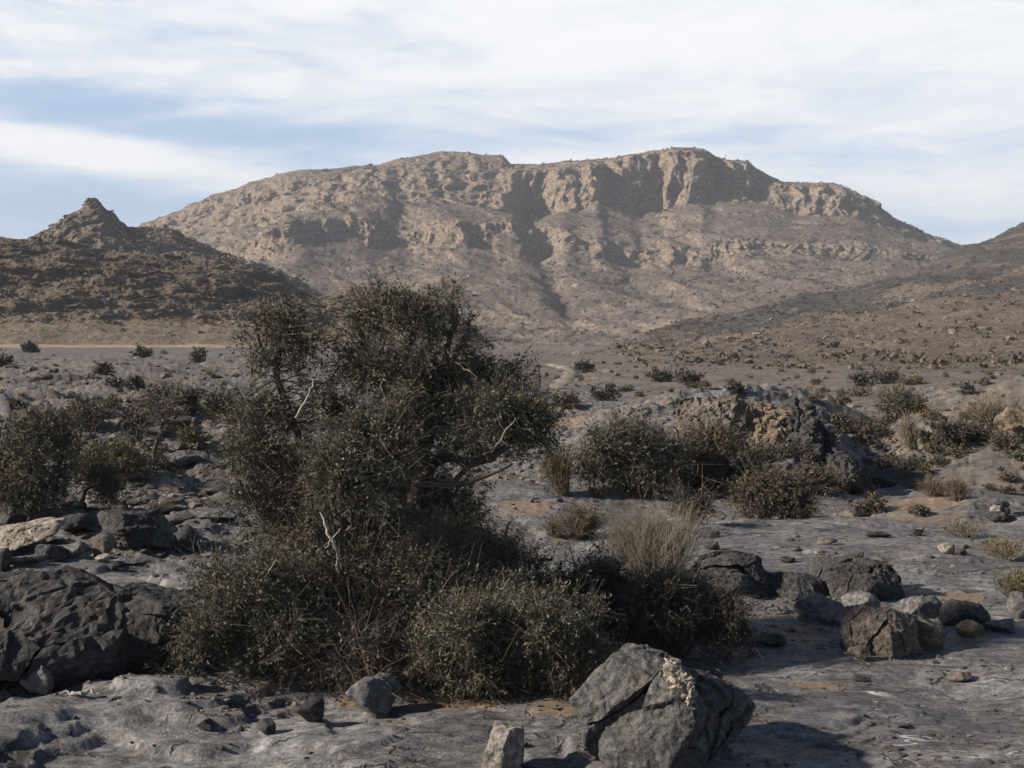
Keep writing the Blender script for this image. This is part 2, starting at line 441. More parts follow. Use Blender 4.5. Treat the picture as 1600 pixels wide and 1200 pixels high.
    # pale lichen and calcite flecks
    v2 = N.n('ShaderNodeTexVoronoi', {'Vector': co, 'Scale': 5.0})
    p2 = N.n('ShaderNodeSeparateXYZ', {0: v2.outputs['Color']})
    fl = N.m('MULTIPLY', N.rng(v2.outputs['Distance'], 0.16, 0.06), N.rng(p2.outputs[0], 0.84, 0.86, 0, 0.8, False))
    col = N.mix(fl, col, (0.33, 0.30, 0.26))
    h = N.m('ADD', N.m('MULTIPLY', b, 0.45), N.m('MULTIPLY', c, 0.26))
    h = N.m('SUBTRACT', N.m('ADD', h, N.m('MULTIPLY', fl2, 0.22)), N.m('MULTIPLY', N.rng(jt, 0.54, 0.66), 0.25))
    h = N.m('SUBTRACT', h, N.m('MULTIPLY', crk, 0.9))
    finish(N, col, 0.8, h, 0.9, 0.035, 0.35)
    return m


M_GROUND = ground_mat()


def plain_mat(name, c1, c2, sc, bd):
    m, N = newmat(name)
    co = N.n('ShaderNodeTexCoord').outputs['Object']
    a = N.noise(co, sc, 5, 0.65)
    finish(N, N.mix(N.rng(a, 0.35, 0.65), c1, c2), 0.95, a, 0.6, bd, 0.1)
    return m


M_ROAD = plain_mat('graded_gravel', (0.25, 0.20, 0.145), (0.34, 0.275, 0.20), 0.12, 0.2)
M_TRACK = plain_mat('tan_gravel', (0.20, 0.172, 0.138), (0.28, 0.243, 0.195), 0.5, 0.1)
M_ROADG = plain_mat('grey_gravel', (0.19, 0.175, 0.155), (0.26, 0.24, 0.21), 0.8, 0.1)

# ------------------------------------------------------------------ ground
SOILS = []   # explicit patches of orange soil: x, y, rx, ry, amount


def flat_at(px, py, z=0.0):
    Y = (CAMZ - z) * F / (py - HOR)
    return (px - 800) / F * Y, Y


for (px, py, w, h, am) in [(450, 1062, 90, 22, .9), (600, 1078, 110, 16, .7), (740, 1078, 130, 20, 1.0), (880, 1100, 70, 18, .9), (1170, 968, 70, 12, 1.), (1480, 935, 60, 14, 1.),
                           (1250, 1003, 60, 12, .9), (1430, 785, 90, 9, .9), (990, 772, 90, 8, .8), (820, 800, 60, 14, .7), (1280, 1066, 60, 6, .7), (620, 1116, 40, 8, .6), (370, 1030, 50, 24, .7),
                           (1510, 1000, 60, 8, .7), (260, 745, 120, 14, .6), (250, 900, 60, 8, .5), (900, 900, 90, 18, .6), (60, 1080, 30, 12, .5), (960, 1190, 40, 24, .7), (1380, 755, 60, 8, .7),
                           (1230, 840, 50, 6, .5), (100, 905, 30, 6, .7), (860, 660, 60, 10, 1.0), (930, 665, 60, 12, 1.0)]:
    x0, y0 = flat_at(px, py)
    x1, y1 = flat_at(px, py + h); x2, y2 = flat_at(px, py - h)
    SOILS.append((x0, y0, w / F * y0, max(0.12, (y2 - y1) / 2), am))


def ground_z(x, y, full=False):
    x = np.asarray(x, dtype=np.float64); y = np.asarray(y, dtype=np.float64)
    r = np.hypot(x, y)
    yy = np.maximum(np.abs(y), 4.0)
    s = np.where(y > 0, x / yy, -0.2)
    z = 0.16 * fb2(x / 5.5, y / 5.5, 3, 11)
    far = sm(17, 42, r)
    n = fb2(x / 6.0 + 3, y / 4.0, 5, 21, 0.55)
    left = sm(-0.08, -0.22, s)
    val = sm(46, 68, y) * sm(0.0, 0.08, s)
    pave = sm(0.0, 0.06, s) * (1 - sm(25, 29, y))
    z = z + (0.15 - 0.07 * pave + 0.40 * far * (1 - 0.5 * sm(40, 70, r)) * (1 - sm(120, 250, r)) * (1 - 0.8 * val) + 0.25 * left * (1 - sm(60, 200, r))) * terrace(n, 5.0)
    # plates of split limestone: flat cells at slightly different heights with open joints
    wx = x + 0.5 * fb2(x / 1.7, y / 1.7, 3, 71); wy = y + 0.35 * fb2(x / 1.7 + 40, y / 1.7, 3, 73)
    mid = 1 - sm(38, 70, r)
    f1, f2, hh, gx = vor2(wx / 3.1, wy / 1.35, 75)
    ed = sm(0.0, 0.16, f2 - f1)
    z = z + mid * (0.045 + 0.15 * far + 0.10 * left * sm(10, 16, r)) * np.where(r < 20, sm(0.0, 0.06, f2 - f1), ed) * (hh - 0.5 + 0.5 * gx * (hh - 0.3)) - 0.03 * (1 - sm(0.0, 0.07, f2 - f1)) * (1 - sm(20, 40, r))
    f1, f2, hh, gx = vor2(wx / 0.85 + 3, wy / 0.36, 79)
    z = z + mid * (0.012 + 0.07 * far + 0.03 * left) * (1 - 0.4 * pave) * sm(0.0, 0.2, f2 - f1) * (hh ** 2 + 0.4 * gx * hh)
    f1, f2, hh, gx = vor2(wx / 11.0 + 7, wy / 4.2, 83)
    z = z + (1 - mid) * (1 - 0.8 * val) * 0.13 * (1 - 0.6 * sm(110, 260, r)) * sm(0.0, 0.2, f2 - f1) * (hh - 0.3)
    near3 = 1 - sm(14, 28, r)
    z = z + near3 * 0.012 * fb2(x / 0.9, y / 0.7, 4, 41, 0.5)
    # bench with a broken edge right of centre, the dip behind it, and the bank at the right
    rt = sm(0.02, 0.10, s)
    z = z + 0.85 * rt * (1 - sm(0.22, 0.27, s)) * sm(29.5, 34, y) * (1 - sm(44, 62, y))
    z = z - 1.15 * sm(-0.06, 0.04, s) * sm(55, 90, y)
    z = z - 0.5 * np.exp(-((s - 0.255) / 0.035) ** 2) * sm(24, 34, y) * (1 - sm(60, 90, y))
    z = z + 1.25 * np.exp(-((s - 0.42) / 0.12) ** 2) * sm(24, 60, y) * (1 - sm(75, 115, y))
    z = z + 0.40 * (1 - 0.7 * val) * fb2(x / 26, y / 14, 2, 51) * far * (1 - sm(90, 180, y))
    z = z - 4.0 * sm(310, 420, r)
    soil = sm(0.28, 0.50, fb2(x / 4.2, y / 2.2, 4, 61)) * (0.3 + 0.3 * sm(15, 30, r))
    for (a, b, c, d, am) in SOILS:
        soil = np.maximum(soil, am * np.exp(-(((x - a) / c) ** 2 + ((y - b) / d) ** 2) * 0.8))
    if not full: return z
    earth = sm(15.5, 30, r) * (0.30 + 0.30 * left + 0.30 * sm(0.2, 0.3, s))
    earth = np.maximum(earth, np.maximum(1.0 * sm(48, 80, y) * sm(0.04, 0.12, s), np.maximum(sm(80, 130, y) * sm(-0.1, 0.0, s), sm(420, 700, r))))
    earth = np.maximum(earth, 0.8 * sm(0.24, 0.30, s) * sm(22, 30, y))
    return z, soil, earth


def hit(px, py):
    """the point of the ground seen at a pixel of the photograph"""
    Y = np.geomspace(6, 420, 5000)
    x = (px - 800) / F * Y
    zr = CAMZ - (py - HOR) / F * Y
    g = ground_z(x, Y)
    k = np.nonzero(g >= zr)[0]
    k = k[0] if len(k) else len(Y) - 1
    return float(x[k]), float(Y[k]), float(g[k])


def build_ground():
    a_in = np.linspace(-0.40, 0.40, 860)
    a_out = np.linspace(0.40, math.pi, 60)[1:]
    ang = np.concatenate([-a_out[::-1], a_in, a_out[:-1]])     # closed ring
    rad = [0.6]
    while rad[-1] < 3200:
        r = rad[-1]
        rad.append(r * (1.25 if r < 6 else 1.0032 if r < 18 else 1.0042 if r < 26 else 1.0060 if r < 60 else 1.0085 if r < 330 else 1.18))
    rad = np.array(rad)
    A, Rr = np.meshgrid(ang, rad)
    x = Rr * np.sin(A); y = Rr * np.cos(A)
    z, soil, earth = ground_z(x.ravel(), y.ravel(), True)
    V = np.stack([x.ravel(), y.ravel(), z], -1)
    nr, nc = A.shape
    i = np.arange(nr - 1)[:, None] * nc; j = np.arange(nc)[None, :]; j2 = (j + 1) % nc
    Q = np.stack([i + j, i + j2, i + nc + j2, i + nc + j], -1).reshape(-1, 4)[:, ::-1]
    V = np.vstack([V, [[0, 0, float(z[:nc].mean())]]])
    T = np.stack([np.arange(nc), np.full(nc, len(V) - 1), (np.arange(nc) + 1) % nc], -1)[:, ::-1]
    me = mesh_of('ground', V, Q, T[:, ::-1], [M_GROUND], attrs={'soil': np.append(soil, 0), 'earth': np.append(earth, 0)})
    tag(link('ground', me), 'grey limestone pavement with patches of orange soil', 'ground', kind='structure')


build_ground()

# ------------------------------------------------------------------ hills


def curve(pts, px, blur=10.0):
    """a polyline over photograph columns"""
    if not isinstance(pts, (list, tuple)): return np.full(len(px), float(pts))
    p = np.array(pts, dtype=float)
    v = np.interp(px, p[:, 0], p[:, 1])
    if blur:
        st = px[1] - px[0]; k = max(1, int(blur / st))
        ker = np.hanning(2 * k + 3)[1:-1]; ker /= ker.sum()
        v = np.convolve(np.pad(v, len(ker) // 2, mode='edge'), ker, 'valid')
    return v


def hill(name, p0, p1, nc, rows, mat, disp, label, blur=10.0):
    """rows: list of (py or pts, depth or pts, rock amount, mesh rows to the next)"""
    px = np.linspace(p0, p1, nc)
    D = []; Z = []; K = []
    C = []
    for (py, d, rk, cnt, *fl) in rows:
        dd = curve(d, px, blur); yy = curve(py, px, blur)
        C.append((dd, CAMZ - (yy - HOR) / F * dd, np.full(nc, float(rk)), cnt, bool(fl)))
    for a, b in zip(C[:-1], C[1:]):
        t = np.arange(a[3]) / a[3]
        for k in t:
            D.append(a[0] * (1 - k) + b[0] * k); Z.append(a[1] * (1 - k) + b[1] * k); K.append(np.maximum(0.08, np.maximum(a[2] * (1 - 5 * k), b[2] * (6 * k - 5))) if a[4] else a[2] * (1 - k) + b[2] * k)
    D.append(C[-1][0]); Z.append(C[-1][1]); K.append(C[-1][2])
    D = np.array(D); Z = np.array(Z); K = np.array(K)
    X = (px[None, :] - 800) / F * D
    dX, dY, dZ, K = disp(X, D, Z, K, np.broadcast_to(px[None, :], X.shape))
    P = np.stack([X + dX, D + dY, Z + dZ], -1)
    nr = len(D)
    i = np.arange(nr - 1)[:, None] * nc; j = np.arange(nc - 1)[None, :]
    Q = np.stack([i + j, i + j + 1, i + nc + j + 1, i + nc + j], -1).reshape(-1, 4)
    me = mesh_of(name, P.reshape(-1, 3), Q, None, [mat], attrs={'rock': K})
    tag(link(name, me), label, name.replace('_', ' '), kind='structure')
    return P


def disp_mount(X, Y, Z, K, px):
    x, y, z = X.ravel(), Y.ravel(), Z.ravel(); k = K.ravel()
    cl = np.clip(k, 0, 1)
    g = fb3(x / 120, y / 160, z / 120, 4, 5, 0.5, True)
    gul = fb2(x / 70 + 0.03 * z, y / 260, 4, 9, 0.5, True)
    flute = fb3(x / 20, y / 50, z / 150, 4, 15, 0.55, True)
    det = fb3(x / 11, y / 11, z / 9, 3, 19, 0.6)
    strata = terrace(z / 17.0 + 0.5 * fb3(x / 80, y / 80, z / 60, 3, 25), 1.0, 0.55) - (z / 17.0 + 0.5 * fb3(x / 80, y / 80, z / 60, 3, 25))
    lay = fb3(x / 90, y / 90, z / 9, 3, 25, 0.6)
    dY = -(flute - 0.35) * 20 * cl - (g - 0.4) * (4 + 12 * cl) - strata * 9 * cl - det * (0.4 + 2.2 * cl)
    dZ = ((gul - 0.45) * (9 - 8 * cl) + det * 0.6 + strata * 2.0 * cl + (fb2(x / 6, y / 6, 2, 33, 0.6)) * 0.5) * (1 - 0.6 * sm(1440, 1520, y))
    dX = fb3(x / 40, y / 40, z / 40, 3, 37) * 6
    py = HOR - (z - CAMZ) / y * F; pq = px.ravel() + 10 * fb2(z / 18, y / 60, 3, 55)
    dZ = dZ - 8 * np.exp(-((pq - (806 + (py - 290) * 0.42)) / 22) ** 2) * sm(285, 320, py) * (1 - sm(470, 520, py))
    dZ = dZ - 6 * np.exp(-((pq - (1010 + (py - 330) * 1.5)) / 26) ** 2) * sm(335, 360, py) * (1 - sm(420, 470, py))
    dY = dY + 14 * fb2(pq / 26, z / 50, 3, 57) * cl
    k2 = np.clip(cl + lay * 0.35 * (cl > 0.2) + 0.9 * sm(0.16, 0.34, fb3(x / 110 - z / 60, y / 150, z / 22, 4, 71)) * (1 - cl), 0, 1)
    sh = X.shape
    return dX.reshape(sh), dY.reshape(sh), dZ.reshape(sh), k2.reshape(sh)


CREST = [(60, 420), (130, 390), (215, 355), (300, 318), (400, 283), (460, 268), (540, 262), (600, 253), (650, 244), (690, 236), (745, 240), (788, 243), (796, 257), (850, 257), (920, 250), (960, 248),
         (1005, 238), (1060, 232), (1100, 232), (1112, 242), (1130, 250), (1165, 253), (1185, 268), (1220, 285), (1300, 287), (1340, 302), (1365, 320), (1400, 345), (1450, 368), (1500, 383), (1600, 410), (1800, 470)]
BUT = [(60, 250), (240, 150), (450, 0), (500, -18), (560, -24), (605, -30), (622, -4), (660, -12), (700, -20), (720, -4), (780, -26), (800, -32), (816, 18), (850, 24), (870, -8), (885, -28), (905, -22), (935, -36), (950, 14), (975, 4), (1000, 26), (1030, 30), (1046, -26), (1070, -20), (1098, -34),
       (1112, 14), (1150, 10), (1190, 36), (1215, 0), (1260, -22), (1290, -34), (1330, -36), (1348, -8), (1365, 0), (1500, 20), (1800, 20)]
MID = [(60, 220), (300, 90), (430, -50), (455, -60), (480, -20), (540, 18), (575, 20), (600, 45), (640, 62), (662, 36), (705, 8), (725, 0), (770, 24), (800, 20), (862, 66), (880, 14), (940, 0), (1000, 25), (1040, 0), (1800, 0)]


def bw(base, k=1.0, T=None): return [(p, base + o * k * (.78 if p > 430 else 1)) for p, o in (T or BUT)]


P_MOUNT = hill('mountain', 60, 1800, 960, [
    (575, 760, 0.0, 55),
    ([(60, 500), (500, 500), (700, 505), (880, 500), (1000, 500), (1200, 470), (1400, 445), (1800, 500)], 960, 0.0, 70),
    ([(60, 480), (300, 412), (440, 395), (470, 380), (560, 378), (640, 388), (760, 384), (860, 382), (900, 400), (1000, 420), (1200, 400), (1400, 405), (1800, 480)], bw(1180, 0.9, MID), 0.25, 24),
    ([(60, 470), (300, 405), (400, 375), (460, 346), (560, 341), (620, 366), (700, 352), (760, 350), (800, 346), (860, 348), (900, 375), (1000, 395), (1200, 380), (1400, 390), (1800, 478)], bw(1206, 1.0, MID), 0.85, 60, 1),
    ([(60, 450), (240, 372), (330, 368), (450, 335), (560, 305), (640, 312), (720, 318), (800, 332), (850, 330), (920, 322), (945, 318), (1000, 330), (1060, 318), (1110, 312), (1190, 312), (1240, 335), (1350, 333), (1400, 358), (1450, 374), (1500, 390), (1800, 475)], [(p, d - (70 if p < 805 else 0)) for p, d in bw(1400)], 0.7, 40),
    ([(60, 440), (240, 362), (330, 330), (450, 300), (560, 275), (640, 268), (720, 275), (800, 275), (850, 268), (920, 258), (945, 256), (1000, 245), (1060, 237), (1105, 238), (1118, 252), (1165, 257), (1190, 275), (1230, 292), (1300, 293), (1350, 310), (1400, 349), (1450, 370), (1500, 386), (1800, 472)], [(p, d + (35 if p < 805 else 0)) for p, d in bw(1440)], 0.9, 40),
    (CREST, [(60, 1720), (450, 1540), (1800, 1530)], 0.15, 20),
    ([(60, 440), (690, 300), (1100, 300), (1500, 420), (1800, 500)], 1800, 0.0, 1),
], M_MOUNT, disp_mount, 'broad brown mountain with cliffs below its flat summit', 7.0)


def disp_dark(X, Y, Z, K, px):
    x, y, z = X.ravel(), Y.ravel(), Z.ravel(); cl = np.clip(K.ravel(), 0, 1)
    g = fb3(x / 30, y / 30, z / 14, 4, 105, 0.55, True)
    lay = terrace(fb3(x / 26, y / 26, z / 2.6 + x / 90, 4, 125, 0.55), 4, 0.6)
    d = fb3(x / 4.5, y / 4.5, z / 2.6, 4, 119, 0.62)
    st = z / 3.4 + 0.8 * fb3(x / 22, y / 22, z / 20, 3, 141)
    st = terrace(st, 1.0, 0.5) - st
    dY = -(g - 0.4) * 5 * (0.3 + cl) - lay * 4.0 * cl - st * 3.2 * cl - d * 1.0 * cl
    dZ = d * (0.2 + 0.45 * cl) + lay * 0.8 * cl + (fb2(x / 12, y / 12, 3, 131) * 0.8)
    sh = X.shape
    return (fb3(x / 9, y / 9, z / 9, 3, 137) * 1.0).reshape(sh), dY.reshape(sh), dZ.reshape(sh), K


P_DARK = hill('rocky_hill', -260, 800, 760, [
    (556, 296, 0.0, 10),
    (542, 312, 0.0, 40),
    ([(-260, 500), (0, 505), (250, 508), (400, 512), (520, 515), (620, 505), (720, 520), (800, 560)], 348, 0.10, 24),
    ([(-260, 480), (0, 485), (250, 492), (400, 498), (520, 500), (620, 480), (720, 512), (800, 562)], 356, 0.9, 60),
    ([(-260, 400), (0, 400), (120, 405), (250, 425), (350, 430), (430, 452), (500, 478), (545, 468), (600, 462), (650, 470), (700, 495), (745, 530), (800, 568)], 384, 0.95, 30),
    ([(-260, 380), (-100, 368), (0, 372), (60, 372), (95, 374), (120, 381), (160, 393), (250, 399), (330, 403), (400, 413), (440, 431), (455, 446), (480, 462), (515, 462), (540, 453), (600, 448), (640, 453), (700, 482), (740, 514), (775, 552), (800, 572)], 404, 0.6, 14),
    ([(-260, 440), (400, 470), (800, 590)], 460, 0.2, 1),
], M_DARKH, disp_dark, 'low dark hill of broken rock ledges above a smooth scree foot', 8.0)


def disp_cone(X, Y, Z, K, px):
    x, y, z = X.ravel(), Y.ravel(), Z.ravel(); cl = np.clip(K.ravel(), 0, 1)
    g = fb3(x / 36, y / 50, z / 36, 5, 205, 0.55, True)
    lay = terrace(fb3(x / 40, y / 40, z / 5 + x / 120, 4, 225, 0.55), 4, 0.6)
    d = fb3(x / 6, y / 6, z / 5, 4, 219, 0.62)
    sh = X.shape
    return (d * 1.0).reshape(sh), (-(g - 0.4) * 12 - lay * 5 * cl - d * 2).reshape(sh), (d * 1.1 + lay * 1.2 * cl).reshape(sh), K


P_CONE = hill('cone_hill', -200, 660, 560, [
    (560, 500, 0.1, 70),
    ([(-200, 450), (0, 430), (200, 410), (300, 430), (400, 460), (520, 500), (660, 560)], 600, 0.35, 50),
    ([(-200, 410), (0, 398), (60, 382), (100, 362), (130, 345), (160, 345), (200, 375), (240, 385), (300, 395), (400, 430), (500, 480), (660, 570)], 650, 0.6, 40),
    ([(-200, 400), (0, 388), (40, 372), (60, 362), (100, 343), (133, 323), (141, 316), (150, 312), (157, 314), (168, 327), (200, 353), (215, 358), (240, 356), (268, 357), (300, 374), (345, 393), (400, 411), (440, 424), (480, 444), (520, 476), (560, 505), (660, 580)], 690, 0.7, 14),
    ([(-200, 460), (150, 380), (400, 460), (660, 600)], 760, 0.2, 1),
], M_CONE, disp_cone, 'small grey brown hill rising to a pointed knob', 4.0)


def disp_slope(X, Y, Z, K, px):
    x, y, z = X.ravel(), Y.ravel(), Z.ravel(); cl = np.clip(K.ravel(), 0, 1)
    g = fb2(x / 60, y / 60, 4, 305, 0.5)
    lay = terrace(fb2(x / 45 - y / 160, y / 26 + x / 80, 4, 325, 0.55), 5, 0.7)
    d = fb2(x / 11, y / 11, 3, 319, 0.6)
    amp = sm(110, 260, y)
    rk = np.clip(cl * (0.85 + 1.4 * fb2(x / 40 - y / 200, y / 30 + x / 70, 4, 345)), 0, 1)
    sh = X.shape
    return (d * 0.6).reshape(sh), (-d * 1.0).reshape(sh), ((g * 3.0 * amp + lay * (0.4 + 2.2 * cl) * amp + d * (0.25 + 0.35 * cl))).reshape(sh), rk.reshape(sh)


P_SLOPE = hill('hillside', 860, 1980, 720, [
    (610, [(860, 115), (1980, 95)], 0.0, 14),
    (588, [(860, 150), (1980, 130)], 0.0, 60),
    ([(860, 580), (950, 566), (1100, 555), (1300, 548), (1600, 540), (1980, 530)], [(860, 230), (1980, 220)], 0.0, 90),
    ([(860, 585), (950, 555), (1000, 545), (1100, 542), (1200, 525), (1300, 508), (1400, 488), (1500, 472), (1600, 456), (1980, 400)], [(860, 330), (1000, 360), (1600, 420), (1980, 420)], 0.2, 90),
    ([(860, 590), (900, 584), (950, 564), (1000, 548), (1100, 530), (1200, 511), (1300, 490), (1400, 470), (1480, 455), (1600, 434), (1980, 360)], [(860, 380), (1000, 430), (1600, 540), (1980, 540)], 1.0, 130),
    ([(860, 595), (900, 585), (950, 550), (1000, 527), (1100, 502), (1200, 480), (1300, 458), (1400, 438), (1440, 425), (1480, 400), (1510, 384), (1550, 371), (1600, 354), (1700, 315), (1980, 220)], [(860, 420), (1000, 480), (1400, 620), (1480, 720), (1600, 800), (1980, 820)], 0.7, 14),
    ([(860, 620), (1400, 480), (1600, 400), (1980, 280)], [(860, 520), (1600, 940), (1980, 960)], 0.2, 1),
], M_SLOPE, disp_slope, 'brown scrub dotted slope rising with a band of bare grey rock', 10.0)


def strip(name, pts, width, mat, lift, label, skirt=0.5, n=160):
    p = np.array(pts, dtype=float)
    t = np.linspace(0, len(p) - 1, n)
    c = np.stack([np.interp(t, np.arange(len(p)), p[:, k]) for k in range(2)], -1)
    for _ in range(14): c[1:-1] = (c[:-2] + 2 * c[1:-1] + c[2:]) / 4
    d = np.gradient(c, axis=0); d /= np.linalg.norm(d, axis=1)[:, None]
    nrm = np.stack([-d[:, 1], d[:, 0]], -1)
    zc = ground_z(c[:, 0], c[:, 1])
    for _ in range(10): zc[1:-1] = (zc[:-2] + zc[1:-1] * 2 + zc[2:]) / 4
    rows = []
    for off, dz in ((-width / 2 - skirt * 2.4, -skirt * 1.6), (-width / 2, 0), (-width / 6, .06), (width / 6, .06), (width / 2, 0), (width / 2 + skirt * 2.4, -skirt * 1.6)):
        q = c + nrm * off
        rows.append(np.stack([q[:, 0] + 0.3 * pn2(q[:, 0] / 3, q[:, 1] / 3, 5), q[:, 1] + 0.3 * pn2(q[:, 0] / 3, q[:, 1] / 3, 6), zc + lift + dz], -1))
    P = np.stack(rows, 1)
    m = P.shape[1]
    i = np.arange(n - 1)[:, None] * m; j = np.arange(m - 1)[None, :]
    Q = np.stack([i + j, i + m + j, i + m + j + 1, i + j + 1], -1).reshape(-1, 4)
    tag(link(name, mesh_of(name, P.reshape(-1, 3), Q, None, [mat])), label, 'road', kind='structure')


strip('gravel_road', [(-190, 283), (-110, 288), (-66, 287), (-58, 287), (-52, 289)], 8, M_ROAD, 0.50, 'straight pale gravel road along the foot of the dark hill', 0.55)
strip('winding_road', [(-30, 186), (-12, 180), (-1, 178), (2.7, 177), (4.9, 176), (6.3, 168), (6.2, 148), (5.2, 129), (4.0, 113), (2.8, 100), (0, 88), (-5, 78)], 1.1, M_TRACK, 0.16, 'winding gravel track bending through the valley', 0.2)

# ------------------------------------------------------------------ stones
_ICO = {}


def ico(sub):
    if sub not in _ICO:
        bm = bmesh.new(); bmesh.ops.create_icosphere(bm, subdivisions=sub, radius=1.0)
        V = np.array([v.co[:] for v in bm.verts]); T = np.array([[v.index for v in f.verts] for f in bm.faces]); bm.free()
        _ICO[sub] = (V / np.linalg.norm(V, axis=1)[:, None], T)
    return _ICO[sub]


def hull_planes(pts):
    bm = bmesh.new()
    for p in pts: bm.verts.new(p)
    bmesh.ops.convex_hull(bm, input=bm.verts)
    bm.normal_update()
    out = []
    for f in bm.faces:
        n = np.array(f.normal[:]); h = float(n.dot(np.array(f.verts[0].co[:])))
        if h < 0: n, h = -n, -h
        out.append((*n, h))
    bm.free()
    return out


def hull_rock(name, label, cat, pts, Y, tone, seed, sub=6, rough=0.05, crack=0.05, csc=2.2, lay=0.0, group=None, stretch=(1, 1, 1), tilt=0.0):
    """a stone given by its corner points (px, py, metres behind Y)"""
    P = np.array([((a - 800) / F * Y, Y + d, CAMZ - (b - HOR) / F * Y) for a, b, d in pts])
    c = P.mean(0); pl = np.array(hull_planes(P - c))
    V, T = ico(sub)
    n, h = pl[:, :3], pl[:, 3]
    dt = V @ n.T
    r = np.min(np.where(dt > 1e-3, h[None] / np.maximum(dt, 1e-3), 99), axis=1)
    Q = V * r[:, None]
    g = float(np.mean(np.ptp(Q, axis=0))) / 2
    q = Q / g * np.array(stretch); o = seed * 3.17
    d = fb3(q[:, 0] * 1.3 + o, q[:, 1] * 1.3, q[:, 2] * 1.3, 5, seed, 0.55) * rough * 1.6
    d += (fb3(q[:, 0] * 5 + o, q[:, 1] * 5, q[:, 2] * 5, 3, seed + 7, 0.6, True) - 0.4) * rough * 0.6
    if crack:
        wq = q + 0.22 * np.stack([fb3(q[:, 0] * 2 + k * 9 + o, q[:, 1] * 2, q[:, 2] * 2, 3, seed + k) for k in range(3)], -1)
        # joints run along two tilted directions, so the blocks are long and angular
        ca, sa = math.cos(tilt), math.sin(tilt)
        u = wq[:, 0] * ca + wq[:, 2] * sa; v = -wq[:, 0] * sa + wq[:, 2] * ca
        f1, f2, hh = vor3(u * csc * 1.7 + o, wq[:, 1] * csc, v * csc * 0.62, seed, True)
        d -= crack * (0.8 * (1 - sm(0.0, 0.05, f2 - f1)) + 1.3 * hh - 1.1)
        f1, f2, hh = vor3(u * csc * 4.0 + o, wq[:, 1] * csc * 2.6, v * csc * 2.2, seed + 5, True)
        d -= crack * (0.16 * (1 - sm(0.0, 0.09, f2 - f1)) + 0.30 * hh)
    if lay: d += lay * terrace(fb3(q[:, 0] * .6 + o, q[:, 1] * .6, q[:, 2] * 5, 3, seed + 3), 4)
    o_ = link(name, mesh_of(name, Q + V * (d * g)[:, None], None, T, [ROCK[tone]]), None, tuple(c))
    return tag(o_, label, cat, group)


def cut_block(N_, h_, size, edge):
    """the convex block inside planes N.x = h (round the origin), its faces divided to about EDGE"""
    bm = bmesh.new(); bmesh.ops.create_cube(bm, size=size)
    for i in np.argsort(h_):
        n, h = N_[i], float(h_[i])
        if max(n[0] * v.co.x + n[1] * v.co.y + n[2] * v.co.z for v in bm.verts) <= h + 1e-6: continue
        bmesh.ops.bisect_plane(bm, geom=bm.verts[:] + bm.edges[:] + bm.faces[:], dist=1e-6, plane_co=n * h, plane_no=n, clear_outer=True)
        op = [e for e in bm.edges if len(e.link_faces) < 2]
        if op: bmesh.ops.holes_fill(bm, edges=op)
    bmesh.ops.remove_doubles(bm, verts=bm.verts[:], dist=edge * .05)
    bmesh.ops.triangulate(bm, faces=bm.faces[:])
    for _ in range(7):
        lg = [e for e in bm.edges if e.calc_length() > edge * 1.5]
        if not lg: break
        bmesh.ops.subdivide_edges(bm, edges=lg, cuts=1)
        bmesh.ops.triangulate(bm, faces=bm.faces[:])
    bmesh.ops.recalc_face_normals(bm, faces=bm.faces[:])
    bm.normal_update()
    bm.verts.index_update()
    V = np.array([v.co[:] for v in bm.verts]); Nn = np.array([v.normal[:] for v in bm.verts]); T = np.array([[v.index for v in f.verts] for f in bm.faces if len(f.verts) == 3]); bm.free()
    return V, Nn, T


